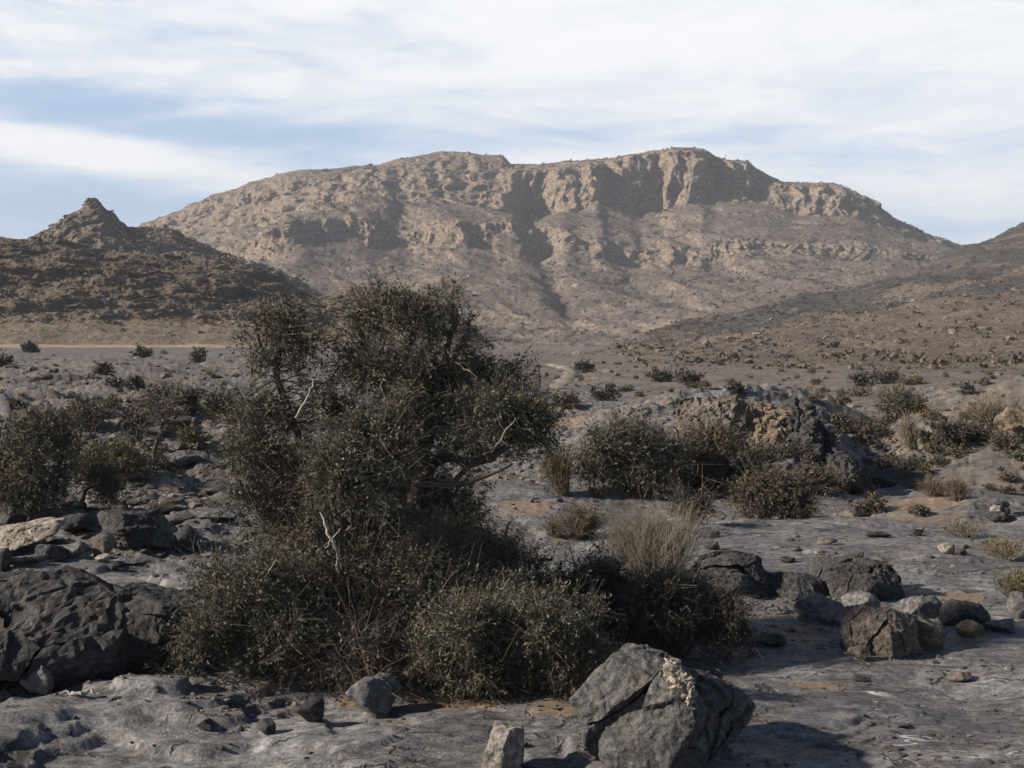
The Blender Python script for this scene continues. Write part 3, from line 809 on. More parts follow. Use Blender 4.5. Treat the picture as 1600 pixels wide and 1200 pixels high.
def fractured(name, label, cat, pts, Y, tone, seed, n=12, axis=(0.5, 0, 0.87), stretch=2.2, gap=0.010, jit=0.05, drop=0.12, sub=5, rough=0.012, group=None, edge=0.055):
    """an angular stone: its hull (px, py, metres behind Y) broken by joints into wedge shaped blocks, all one mesh"""
    rs = np.random.RandomState(seed)
    P = np.array([((a - 800) / F * Y, Y + d, CAMZ - (b - HOR) / F * Y) for a, b, d in pts])
    c = P.mean(0); P = P - c
    g = float(np.mean(np.ptp(P, axis=0))) / 2
    H = np.array(hull_planes(P)); hn, hh = H[:, :3], H[:, 3]
    ax = np.array(axis, dtype=float); ax /= np.linalg.norm(ax)
    M = np.eye(3) - (1 - 1 / stretch ** 2) * np.outer(ax, ax)        # distance counts less along the joints
    S = []
    while len(S) < n:
        q = rs.uniform(P.min(0), P.max(0))
        if np.all(hn @ q < hh - 0.04 * g): S.append(q)
    S = np.array(S)
    for _ in range(2):      # spread the seeds a little
        D = S[:, None] - S[None]; L = np.linalg.norm(D, axis=-1) + np.eye(n)
        S2 = S + (D / L[..., None] ** 3).sum(1) * 0.02 * g ** 3
        ok = np.all(S2 @ hn.T < hh - 0.03 * g, axis=1); S[ok] = S2[ok]
    V, T = ico(sub)
    Vs = []; Ts = []; off = 0
    for i in range(n):
        pn_ = []; ph = []
        for j in range(n):
            if i == j: continue
            nn = M @ (S[j] - S[i]); h = (S[j] @ M @ S[j] - S[i] @ M @ S[i]) / 2
            l = np.linalg.norm(nn); nn = nn / l; h = h / l - nn @ S[i] - gap
            pn_.append(nn); ph.append(h)
        outer = hh - hn @ S[i]
        if outer.min() < 0.5 * g and rs.rand() < drop: outer = outer - 0.14 * g * rs.rand()
        outer = outer + jit * g * rs.uniform(-1, 0.8)
        # every block ends in its own slightly turned faces
        tn = hn + rs.normal(size=3) * 0.10; tn /= np.linalg.norm(tn, axis=1)[:, None]
        N_ = np.vstack([pn_, tn]); h_ = np.maximum(np.concatenate([ph, outer]), 0.015 * g)
        V, Nn, T = cut_block(N_, h_, 8 * g, g * edge)
        if len(T) < 4: continue
        Q = V + S[i]; q = Q / g
        o = seed * 1.7
        d = rough * (1.3 * fb3(q[:, 0] * 2.2 + o, q[:, 1] * 2.2, q[:, 2] * 2.2, 3, seed, 0.55) + 1.3 * fb3(q[:, 0] * 8 + o, q[:, 1] * 8, q[:, 2] * 8, 3, seed + 7, 0.6) - 0.5 * np.abs(fb3(q[:, 0] * 4 + o, q[:, 1] * 4, q[:, 2] * 4, 2, seed + 17)))
        w3_ = np.stack([fb3(q[:, 0] * 3 + k * 7, q[:, 1] * 3, q[:, 2] * 3, 3, seed + 20 + k) for k in range(3)], -1) * rough * 1.6
        Vs.append(Q + Nn * (d * g)[:, None] + w3_ * g); Ts.append(T + off); off += len(V)
    o_ = link(name, mesh_of(name, np.vstack(Vs), None, np.vstack(Ts), [ROCK[tone]], smooth=False), None, tuple(c))
    return tag(o_, label, cat, group)


def rock_geo(seed, size, sub=5, npl=14, rough=0.05, crack=0.04, planes=(), csc=2.5, lay=0.0):
    rs = np.random.RandomState(seed)
    V, T = ico(sub)
    n = rs.normal(size=(npl, 3)); n /= np.linalg.norm(n, axis=1)[:, None]
    h = rs.uniform(0.58, 0.95, npl)
    for p in planes:
        v = np.array(p[:3], dtype=float); n = np.vstack([n, v / np.linalg.norm(v)]); h = np.append(h, p[3])
    r = np.min(np.where(V @ n.T > 1e-3, h[None, :] / np.maximum(V @ n.T, 1e-3), 9.0), axis=1)
    r = np.minimum(r, 1.25)
    P = V * r[:, None]
    mn, mx = P.min(0), P.max(0); P = (P - (mn + mx) / 2) / ((mx - mn) / 2)
    sz = np.array(size, dtype=float) / 2
    P = P * sz
    g = float(np.mean(sz)); q = P / g
    o = seed * 3.17
    d = fb3(q[:, 0] * 1.3 + o, q[:, 1] * 1.3, q[:, 2] * 1.3, 5, seed, 0.55) * rough * 1.6
    d += (fb3(q[:, 0] * 4 + o, q[:, 1] * 4, q[:, 2] * 4, 3, seed + 7, 0.6, True) - 0.4) * rough * 0.7
    if crack:
        wq = q + 0.25 * np.stack([fb3(q[:, 0] * 2 + k * 9 + o, q[:, 1] * 2, q[:, 2] * 2, 2, seed + k) for k in range(3)], -1)
        f1, f2, hh = vor3(wq[:, 0] * csc + o, wq[:, 1] * csc, wq[:, 2] * csc * 0.7, seed, True)
        d -= crack * (0.7 * (1 - sm(0.0, 0.09, f2 - f1)) + 1.3 * hh)
        f1, f2, hh = vor3(wq[:, 0] * csc * 2.7 + o, wq[:, 1] * csc * 2.7, wq[:, 2] * csc * 2.0, seed + 9, True)
        d -= crack * (0.2 * (1 - sm(0.0, 0.10, f2 - f1)) + 0.45 * hh)
    if lay: d += lay * terrace(fb3(q[:, 0] * .6 + o, q[:, 1] * .6, q[:, 2] * 5, 3, seed + 3), 4)
    return P + V * (d * g)[:, None], T


def rock_at(name, label, cat, px, py, w, h, tone, seed, dep=0.8, sub=5, rot=0.0, group=None, Y=None, sink=0.08, **kw):
    """a stone standing on the ground: px centre, py of its near foot, size in photograph pixels"""
    if Y is None:
        x, Y, z = hit(px, py)
    W_, H_ = w / F * Y, h / F * Y * (1 + sink)
    D_ = W_ * dep
    yc = Y + D_ * 0.42
    x = (px - 800) / F * yc
    z = CAMZ - (py - HOR) / F * Y
    V, T = rock_geo(seed, (W_, D_, H_), sub, **kw)
    c, s = math.cos(rot), math.sin(rot)
    V = np.stack([V[:, 0] * c - V[:, 1] * s, V[:, 0] * s + V[:, 1] * c, V[:, 2]], -1)
    o = link(name, mesh_of(name, V, None, T, [ROCK[tone]], smooth=sub >= 4), None, (x, yc, z + H_ * (0.5 - sink)))
    return tag(o, label, cat, group)


# the big tilted boulder in front
_b = fractured('boulder', 'large cracked grey boulder leaning in the foreground with a pale crystalline edge', 'boulder', [
    (1058, 1061, -.20), (1078, 1097, -.30), (1036, 1154, -.42), (1004, 1244, -.46), (900, 1093, .10), (906, 1129, .0), (928, 1177, -.10), (956, 1244, -.16), (928, 1071, .16), (960, 1047, .22), (985, 1041, .28), (1012, 1049, .2), (1050, 1039, .15),
    (1180, 1101, .32), (1190, 1123, .30), (1164, 1165, .24), (1092, 1209, .08), (1132, 1077, .40), (1045, 1247, -.2), (1000, 1065, .95), (1130, 1099, .95), (1050, 1244, .65), (960, 1209, .65), (1150, 1149, .8)],
    9.75, 'boulder', 3, 34, (0.55, 0.15, 0.82), 2.3, 0.010, 0.085, 0.3, rough=0.02, edge=0.028)


def ray_on(obj, px, py):
    d = Vector(((px - 800) / F, 1.0, -(py - HOR) / F))
    bpy.context.view_layer.update()
    mi = obj.matrix_world.inverted()
    ok, loc, nr, _ = obj.ray_cast(mi @ Vector((0, 0, CAMZ)), (mi.to_3x3() @ d).normalized())
    return (loc, nr) if ok else (None, None)


def cap(obj, pts, rad, tone, seed, name, label):
    """a lumpy crust of paler mineral sitting on a stone, along a line of its surface"""
    C = []
    for px, py in pts:
        loc, nr = ray_on(obj, px, py)
        if loc is not None: C.append(np.array(loc) + np.array(nr) * rad * 0.1)
    if len(C) < 3: return
    C = np.array(C)
    t = np.linspace(0, len(C) - 1, 60); c = np.stack([np.interp(t, np.arange(len(C)), C[:, k]) for k in range(3)], -1)
    for _ in range(8): c[1:-1] = (c[:-2] + 2 * c[1:-1] + c[2:]) / 4
    th = np.arange(26) * 2 * math.pi / 26
    d = np.gradient(c, axis=0); d /= np.linalg.norm(d, axis=1)[:, None]
    a = np.cross(d, (0.1, -0.9, 0.4)); a /= np.linalg.norm(a, axis=1)[:, None]; b = np.cross(d, a)
    u = np.linspace(0, 1, 60); pr = rad * np.sin(np.pi * np.clip(u, .02, .98)) ** .5
    G = c[:, None] + (a[:, None] * np.cos(th)[None, :, None] * 1.25 + b[:, None] * np.sin(th)[None, :, None] * .8) * pr[:, None, None]
    q = G.reshape(-1, 3)
    f1, f2, hh = vor3(q[:, 0] * 16, q[:, 1] * 16, q[:, 2] * 16, seed, True)
    n = (G - c[:, None]).reshape(-1, 3); n /= np.linalg.norm(n, axis=1)[:, None]
    V = q + n * (rad * (0.55 - 0.75 * hh + 0.9 * fb3(q[:, 0] * 30, q[:, 1] * 30, q[:, 2] * 30, 3, seed)))[:, None]
    i = np.arange(59)[:, None] * 26; j = np.arange(26)[None]; j2 = (j + 1) % 26
    Q = np.stack([i + j, i + j2, i + 26 + j2, i + 26 + j], -1).reshape(-1, 4)
    o = link(name, mesh_of(name, V, Q, None, [ROCK[tone]], smooth=False), obj)
    if label: o["label"] = label


cap(_b, [(1040, 1041), (1050, 1037), (1052, 1051), (1058, 1059), (1064, 1065), (1066, 1075), (1072, 1079), (1080, 1087), (1078, 1097)], 0.05, 'pale', 71, 'calcite_crust', 'pale cream crystalline crust along the upper edge')

# left foreground
fractured('bedrock_outcrop', 'big lumpy dark outcrop reaching out of the frame in the foreground', 'outcrop', [
    (-140, 930, .7), (0, 916, .6), (70, 918, .7), (120, 932, .4), (165, 938, .3), (190, 965, .1), (176, 1010, -.1), (110, 1040, -.3), (40, 1030, -.45), (-60, 1010, -.5), (-140, 1000, -.4), (-140, 1095, -.25), (20, 1090, -.2), (120, 1070, -.1), (180, 1060, .1),
    (-140, 960, 1.4), (60, 945, 1.4), (180, 975, 1.0), (-140, 1090, 1.3), (160, 1060, 1.0)], 11.9, 'dark', 12, 16, (0.9, 0.0, 0.25), 1.8, 0.010, 0.06, 0.3, rough=0.03)
fractured('boulder', 'dark square sided boulder in shade beside the big outcrop', 'boulder', [
    (152, 942, .1), (170, 930, .5), (225, 936, .1), (255, 945, .0), (262, 965, -.05), (300, 962, .15), (325, 978, .25), (340, 1005, .3), (335, 1035, .25), (318, 1058, .2), (265, 1062, .05), (150, 1068, .0),
    (155, 1010, -.12), (250, 1000, -.14), (180, 940, 1.0), (290, 965, .9), (330, 1020, .8), (160, 1060, 1.0), (310, 1060, .9)], 12.1, 'dark', 22, 9, (1, 0, 0.1), 1.7, 0.006, 0.03, 0.15, rough=0.02)
rock_at('stone', 'small light grey slab leaning at the foot of the big dark outcrop', 'stone', 58, 1088, 56, 50, 'grey', 31, 0.5, 5, npl=10)
rock_at('stone', 'rounded speckled grey stone on the pavement below the big tree', 'stone', 585, 1126, 92, 62, 'grey', 41, 0.8, 5, npl=9, rough=0.06, crack=0.04, planes=[(0, 0, 1, .72), (0.9, -0.5, 0.1, .75)])
rock_at('stone', 'dark angular stone with a flat triangular face on bare pavement', 'stone', 483, 1134, 46, 40, 'dark', 44, 0.8, 4, npl=7, rough=0.02, crack=0, rot=0.4)
rock_at('stone', 'small black stone standing apart on bare pavement near two larger ones', 'stone', 417, 1150, 30, 26, 'dark', 47, 0.8, 4, npl=7, rough=0.03, crack=0)
rock_at('stone', 'smallest pointed dark stone left of three on the front pavement', 'stone', 321, 1144, 32, 18, 'dark', 48, 0.8, 4, npl=7, rough=0.03, crack=0)
hull_rock('rock_slab', 'pale upright slab of split stone cut off by the bottom edge', 'rock slab', [
    (752, 1225, -.05), (757, 1175, -.02), (770, 1146, .03), (796, 1140, .0), (816, 1141, .05), (819, 1160, .06), (812, 1225, .0), (775, 1142, .25), (818, 1146, .24), (760, 1225, .25), (815, 1225, .25), (780, 1225, -.12), (786, 1165, -.06)],
    9.75, 'palegrey', 53, 6, 0.05, 0.05, 1.6, tilt=-0.2)
rock_at('stone', 'tiny pale pointed stone on orange soil below the big tree', 'stone', 690, 1085, 16, 16, 'pale', 57, 0.8, 4, npl=8)
# left, behind
rock_at('boulder', 'dark boulder with a hollowed side and a light left edge', 'boulder', 212, 872, 132, 70, 'dark', 62, 0.8, 6, npl=8, rough=0.06, crack=0.04, lay=0.05, planes=[(0, 0, 1, .7), (-.9, -.5, .1, .7)])
hull_rock('rock_slab', 'long pale tan slab lying tilted on dark rocks', 'rock slab', [
    (-60, 846, .1), (0, 832, .1), (40, 824, .1), (82, 816, .15), (94, 824, .15), (88, 834, .05), (50, 850, -.05), (0, 866, -.1), (-60, 872, -.1), (-60, 840, .8), (40, 820, .75), (85, 818, .5), (50, 846, .7), (-60, 866, .7)],
    19.0, 'pale', 66, 6, 0.06, 0.06, 2.0, tilt=1.2, lay=0.02)
for k, (px, py, w, h, tone, lab) in enumerate([
    (118, 840, 70, 36, 'dark', 'dark block behind the raised end of the long pale slab'),
    (80, 880, 56, 30, 'dark', 'dark wedge below the long pale slab'),
    (118, 872, 46, 26, 'grey', 'low grey stone between the pale slab and the hollowed boulder'),
    (160, 872, 34, 40, 'brown', 'brown upright stone against the hollowed boulder'),
    (20, 830, 66, 44, 'dark', 'dark leaning block behind the long pale slab'),
    (4, 900, 30, 44, 'dark', 'dark stone cut off by the frame above the big outcrop'),
    (292, 868, 40, 46, 'dark', 'dark stone between the hollowed boulder and the big tree'),
    (330, 812, 90, 14, 'grey', 'long flat grey ledge behind the hollowed boulder'),
    (250, 802, 90, 12, 'brown', 'flat brown ledge above the hollowed boulder'),
    (160, 880, 22, 14, 'pale', 'small whitish stone in front of the hollowed boulder'),
    (176, 893, 26, 14, 'dark', 'small black stone in front of the hollowed boulder'),
    (100, 904, 30, 14, 'tan', 'small orange tan stone on the pavement above the big outcrop'),
    (40, 886, 60, 18, 'grey', 'flat grey stone in front of the long pale slab'),
    (200, 884, 70, 10, 'grey', 'thin grey plate at the foot of the hollowed boulder'),
    # right, middle distance
    (1286, 978, 90, 48, 'grey', 'grey faceted boulder in front of the dark blocks'),
    (1345, 962, 60, 36, 'grey', 'grey stone wedged below the wide dark block'),
    (1428, 968, 92, 38, 'grey', 'smooth light grey slab right of the wide dark block'),
    (1508, 984, 84, 46, 'dark', 'dark pointed boulder behind the orange tan stone'),
    (1450, 1018, 58, 56, 'brown', 'brown shaded boulder close beside the cracked grey brown one'),
    (1512, 998, 48, 28, 'tan', 'orange tan stone right of the cracked grey brown boulder'),
    (1342, 1034, 36, 24, 'brown', 'little brown stone at the foot of the cracked grey brown boulder'),
    (1202, 1012, 60, 20, 'dark', 'flat dark plate raised above the pavement near the shrubs'),
    (1165, 962, 130, 20, 'grey', 'long low grey ledge at the foot of the domed boulder'),
    (1480, 866, 28, 17, 'pale', 'small whitish stone on the far grey pavement'),
    (1503, 869, 16, 11, 'dark', 'small black stone beside the whitish one'),
    (1292, 851, 32, 10, 'brown', 'thin raised plate on the far grey pavement'),
    (1281, 870, 26, 10, 'grey', 'low grey stone below the thin raised plate'),
    (1500, 1068, 44, 16, 'brown', 'crumbled brown stone lying alone on the right pavement'),
    (1346, 1066, 30, 9, 'dark', 'low dark stone by a line of orange soil'),
    (1592, 968, 34, 42, 'grey', 'grey block cut off by the frame below the greenish tuft'),
    (1372, 840, 44, 8, 'dark', 'dark shaded ledge on the far grey pavement'),
    (1432, 838, 22, 12, 'dark', 'black stone at the end of the dark shaded ledge'),
    (1560, 990, 60, 20, 'grey', 'low grey slab right of the orange tan stone'),
    (1108, 842, 34, 12, 'dark', 'dark flat stone below the spiky shrub'),
    (1230, 880, 26, 10, 'dark', 'dark stone on the pavement above the square block'),
    (1112, 860, 26, 14, 'dark', 'dark stone above the domed boulder'),
    (1342, 808, 22, 18, 'dark', 'dark upright stone on the far pavement'),
]):
    rock_at('boulder' if w > 70 else 'stone', lab, 'boulder' if w > 70 else 'stone', px, py, w, h, tone, 300 + k * 7, 0.75, 6 if w > 100 else 5 if w > 40 else 4, sink=0.2 if w > 70 else 0.1, npl=7, rough=0.06, crack=0.04 if w > 40 else 0.0, lay=0.03)
fractured('boulder', 'cracked grey brown boulder standing alone on the right pavement', 'boulder', [
    (1318, 985, .15), (1330, 958, .2), (1352, 952, .1), (1400, 955, .05), (1440, 968, .1), (1436, 1020, .0), (1430, 1036, .05), (1345, 1034, .0), (1318, 1005, .05), (1385, 990, -.22), (1390, 1030, -.15), (1345, 962, .55), (1430, 972, .5), (1340, 1030, .5), (1425, 1032, .5)],
    13.0, 'brown', 83, 16, (0.5, 0, 0.8), 1.7, 0.006, 0.05, 0.3, 5, 0.03)
fractured('boulder', 'dark domed boulder touching the lower shrubs', 'boulder', [
    (1086, 915, .2), (1110, 884, .3), (1150, 874, .3), (1190, 884, .3), (1206, 905, .3), (1204, 955, .1), (1090, 958, .0), (1145, 915, -.2), (1110, 885, 1.0), (1190, 888, 1.0), (1200, 950, 1.0), (1095, 950, 1.0)], 15.5, 'dark', 701, 10, (1, 0, 0.1), 2, 0.008, 0.05, 0.3, 5, 0.025)
fractured('boulder', 'low dark boulder between the domed one and the square block', 'boulder', [
    (1196, 925, .2), (1215, 906, .3), (1250, 900, .2), (1284, 910, .2), (1294, 930, .1), (1290, 958, .1), (1196, 958, .0), (1245, 930, -.15), (1210, 910, .8), (1284, 914, .8), (1290, 955, .8), (1200, 955, .8)], 15.6, 'dark', 702, 10, (1, 0, 0), 1.6, 0.008, 0.06, 0.4, 5, 0.03)
fractured('boulder', 'wide dark square block with cracked front', 'boulder', [
    (1288, 925, .2), (1300, 900, .2), (1345, 886, .25), (1395, 890, .25), (1416, 912, .2), (1420, 955, .1), (1288, 958, .0), (1350, 920, -.15), (1300, 900, 1.2), (1400, 892, 1.2), (1415, 950, 1.1), (1295, 955, 1.1)], 15.6, 'dark', 703, 12, (0.1, 0, 1), 1.4, 0.010, 0.04, 0.3, 5, 0.025)
for k, (px, py, w, h, lab) in enumerate([(316, 694, 12, 9, 'small white stone, smaller of two beside the pale green bush'), (337, 696, 17, 12, 'bright white stone, larger of two beside the pale green bush'),
                                        (318, 806, 14, 8, 'white pebble on the ledge behind the hollowed boulder'), (338, 806, 10, 8, 'pale pebble on the ledge next to a white pebble')]):
    rock_at('stone', lab, 'stone', px, py, w, h, 'pale', 640 + k, 0.8, 4, npl=8, rough=0.05, crack=0.0)
# cairn
for k, (px, py, w, h, tone, lab, dz) in enumerate([
    (1557, 817, 36, 18, 'dark', 'dark base stone of the small cairn', 0), (1578, 818, 22, 15, 'dark', 'dark side stone of the small cairn', 0),
    (1557, 801, 24, 11, 'pale', 'whitish middle stone of the small cairn', 0), (1571, 806, 16, 14, 'dark', 'black middle stone of the small cairn', 0), (1567, 793, 24, 9, 'dark', 'dark cap stone of the small cairn', 0)]):
    Yc = hit(1560, 817)[1]
    rock_at('cairn_stone', lab, 'stone', px, py, w, h, tone, 500 + k, 0.8, 4, npl=8, Y=Yc + 0.05 * k, group='stones of the small cairn', sink=0.1)
# outcrops of the broken bench edge
for k, (px, py, w, h, tone, lab, Y) in enumerate([
(1588, 694, 76, 58, 'tan', 'big tan outcrop on the right bank', 36),
    (1400, 775, 90, 42, 'dark', 'dark shaded rock bank at the gully mouth', 30), (1230, 745, 70, 30, 'grey', 'grey rock below the dark triangular outcrop', 28.5)]):
    rock_at('rock_outcrop', lab, 'outcrop', px, py, w, h, tone, 600 + k * 5, 0.7, 5, npl=9, rough=0.10, crack=0.06, lay=0.06, Y=Y, csc=2.2)

fractured('rock_outcrop', 'brown cliff outcrop with a shaded hollow behind the dark green shrubs', 'outcrop', [
    (1076, 672, .5), (1096, 640, .3), (1124, 630, .1), (1150, 628, .0), (1170, 640, .1), (1176, 690, .0), (1170, 745, .0), (1080, 745, .2), (1125, 690, -.3), (1100, 645, 4), (1170, 640, 4), (1080, 740, 3.5), (1170, 740, 3.5)], 30, 'brown', 601, 34, (0.1, 0, 1), 1.3, 0.012, 0.09, 0.3, 5, 0.06)
fractured('rock_outcrop', 'muted tan faced outcrop block in the broken bench edge', 'outcrop', [
    (1172, 650, .2), (1200, 645, .0), (1238, 648, .1), (1244, 680, -.1), (1246, 745, -.1), (1172, 745, .0), (1205, 690, -.2), (1174, 645, 3.5), (1240, 646, 3.5), (1174, 740, 3.5), (1240, 740, 3.5)], 29.8, 'tan', 606, 20, (1, 0, 0), 1.5, 0.010, 0.06, 0.3, 5, 0.06)
fractured('rock_outcrop', 'dark triangular outcrop in the broken bench edge', 'outcrop', [
    (1236, 655, .3), (1250, 640, .4), (1282, 654, .3), (1302, 688, .2), (1325, 720, .1), (1345, 752, .1), (1236, 755, -.3), (1270, 700, -.4), (1250, 648, 3), (1300, 690, 3), (1340, 750, 2.5), (1240, 750, 3)], 29.3, 'dark', 611, 30, (0.6, 0, -0.8), 1.4, 0.012, 0.09, 0.3, 5, 0.06)
fractured('rock_outcrop', 'dark sloping outcrop running down to the gully', 'outcrop', [
    (1300, 712, .2), (1330, 716, .1), (1362, 744, .1), (1372, 765, .1), (1290, 768, -.2), (1325, 745, -.3), (1310, 720, 1.6), (1365, 752, 1.5), (1295, 765, 1.5)], 28.4, 'dark', 616, 20, (0.7, 0, -0.7), 1.4, 0.012, 0.09, 0.3, 5, 0.06)
# loose stones of one kind: shared meshes
rng = np.random.RandomState(5)
STONES = {}
for tone in ('grey', 'dark', 'tan'):
    STONES[tone] = [mesh_of('stone', *[(a) for a in (rock_geo(900 + 11 * k + len(tone), (1, 0.85, 0.5), 3, npl=9, rough=0.07, crack=0)[0], None)], ico(3)[1], [ROCK[tone]], smooth=False) for k in range(6)]
cnt = 0
for k in range(260):
    u = rng.rand()
    if u < 0.55: px, py = rng.uniform(780, 1640), rng.uniform(775, 1010)
    elif u < 0.75: px, py = rng.uniform(-40, 1640), rng.uniform(1080, 1198)
    else: px, py = rng.uniform(-40, 420), rng.uniform(740, 930)
    x, Y, z = hit(px, py)
    tone = ('dark', 'dark', 'grey', 'grey', 'tan')[rng.randint(5)]
    wpx = rng.gamma(2.0, 2.6) + 4
    if py > 1080: wpx *= 0.9
    o = link('loose_stone', STONES[tone][rng.randint(6)], None, (x, Y, z + 0.06 * wpx / F * Y))
    o.scale = (wpx / F * Y,) * 3; o.rotation_euler = (rng.uniform(-.25, .25), rng.uniform(-.25, .25), rng.uniform(0, 6.28))
    tag(o, {'dark': 'small dark loose stone, one of many scattered on the rock pavement', 'grey': 'small grey loose stone, one of many scattered on the rock pavement', 'tan': 'small tan loose stone, one of many scattered on the rock pavement'}[tone], 'stone', tone + ' loose stones scattered on the pavement')


def rubble(name, pts, sizes, mat, seed, label, kind='rubble', flat=0.6):
    """countless small stones as one mass"""
    rs = np.random.RandomState(seed)
    base, T = ico(2 if flat < .5 else 1)
    n = len(pts)
    tmpl = []
    for k in range(10):
        tmpl.append(rock_geo(seed * 31 + k, (1, 0.8, flat), 2 if flat < .5 else 1, npl=8, rough=0.06, crack=0)[0])
    tmpl = np.array(tmpl)
    P = tmpl[rs.randint(10, size=n)]
    a = rs.uniform(0, 6.28, n); c, s = np.cos(a), np.sin(a)
    x = P[:, :, 0] * c[:, None] - P[:, :, 1] * s[:, None]; y = P[:, :, 0] * s[:, None] + P[:, :, 1] * c[:, None]
    V = np.stack([x, y, P[:, :, 2]], -1) * sizes[:, None, None] + pts[:, None, :]
    F_ = (T[None] + (np.arange(n) * len(base))[:, None, None]).reshape(-1, 3)
    tag(link(name, mesh_of(name, V.reshape(-1, 3), None, F_, [mat], smooth=False)), label, kind, kind='stuff')


def fan(n, y0, y1, s0, s1, seed, pw=1.0):
    rs = np.random.RandomState(seed)
    y = 1 / (1 / y1 + (1 / y0 - 1 / y1) * rs.rand(n) ** pw)
    x = rs.uniform(s0, s1, n) * y
    return np.stack([x, y, ground_z(x, y)], -1), rs


p, rs = fan(5200, 9, 26, -0.42, 0.42, 1)
_, so, _e2 = ground_z(p[:, 0], p[:, 1], True)
clump = fb2(p[:, 0] / 1.6, p[:, 1] / 1.6, 3, 77)
keep = (so > 0.42) | ((clump > 0.20) & (p[:, 0] < 0)) | (clump > 0.42)
p = p[keep]
sz = np.minimum(rs.gamma(1.6, 0.016, len(p)) + 0.012, 0.09) * (0.6 + p[:, 1] / 25)
rubble('pebbles', p + np.array([0, 0, 0.004]), sz, RUB, 3, 'small pebbles gathered in soil patches of the pavement', 'pebbles')
p, rs = fan(20000, 21, 190, -0.46, 0.46, 2)
clump = fb2(p[:, 0] / 8, p[:, 1] / 8, 3, 78)
p = p[(clump > -0.12) & ((p[:, 1] > 27.5) | (p[:, 0] < -0.5)) & (rs.rand(len(p)) > 0.6 * sm(48, 70, p[:, 1]) * sm(0, .1, p[:, 0] / p[:, 1]))]
sz = np.minimum(rs.gamma(1.3, 0.075, len(p)) + 0.05, 0.7) * (0.5 + p[:, 1] / 75)
rubble('rubble', p, sz, RUB, 4, 'broken rubble covering the middle distance plain', 'rubble')

SLAB = rock_mat('slab_stone', (0.050, 0.049, 0.049), (0.15, 0.143, 0.136), (0.20, 0.155, 0.11), 0.4, 0.8)
p, rs = fan(2600, 17, 120, -0.42, -0.10, 21)
p = p[fb2(p[:, 0] / 6, p[:, 1] / 5, 3, 90) > -0.10]
rubble('broken_slabs', p, np.minimum(rs.gamma(1.6, .16, len(p)) + .12, 1.1) * (.55 + p[:, 1] / 80), SLAB, 22, 'broken flat rock slabs littering the plain at the left', 'rock slabs', 0.3)
p, rs = fan(1500, 9.5, 28, -0.42, 0.42, 23)
p = p[fb2(p[:, 0] / 2.2, p[:, 1] / 2.2, 3, 91) > 0.16]
rubble('rock_chips', p, np.minimum(rs.gamma(1.5, .035, len(p)) + .03, .22) * (.7 + p[:, 1] / 40), SLAB, 24, 'flat chips of split limestone lying in drifts on the pavement', 'rock chips', 0.28)

pd = []; sd = []
for o in list(bpy.data.objects):
    if o.parent is None and o.get('category') in ('boulder', 'outcrop') and o.type == 'MESH' and o.location.y < 24:
        q = np.array([v.co[:2] for v in o.data.vertices]); w = np.ptp(q, axis=0)
        k = int(70 * max(w)); a = rng.uniform(0, 6.28, k); rr = 0.42 + 0.35 * rng.rand(k) ** 2
        x = o.location.x + np.cos(a) * rr * w[0]; y = o.location.y + np.sin(a) * rr * w[1]
        pd.append(np.stack([x, y, ground_z(x, y)], -1)); sd.append(np.minimum(rng.gamma(1.4, .022, k) + .015, .14))
pd = np.vstack(pd); sd = np.concatenate(sd)
rubble('stone_debris', pd, sd, RUB, 31, 'broken stone debris gathered round the feet of the boulders', 'debris', 0.5)

# ------------------------------------------------------------------ plants


def frames(d, rs):
    d = d / np.linalg.norm(d, axis=1)[:, None]
    a = rs.normal(size=d.shape); a -= d * (a * d).sum(1)[:, None]; a /= np.linalg.norm(a, axis=1)[:, None]
    return np.stack([a, np.cross(d, a), d], -1)


def tube_soup(pts, rad, n=3):
    pts = np.asarray(pts, dtype=float)
    d = np.gradient(pts, axis=0); d /= np.linalg.norm(d, axis=1)[:, None] + 1e-9
    ref = np.array((0.31, 0.87, 0.38)); a = np.cross(d, ref); a /= np.linalg.norm(a, axis=1)[:, None] + 1e-9; b = np.cross(d, a)
    th = np.arange(n) * 2 * math.pi / n
    ring = pts[:, None, :] + (a[:, None, :] * np.cos(th)[None, :, None] + b[:, None, :] * np.sin(th)[None, :, None]) * np.asarray(rad)[:, None, None]
    r2 = np.roll(ring, -1, axis=1)
    return np.stack([ring[:-1], r2[:-1], r2[1:], ring[1:]], 2).reshape(-1, 4, 3)


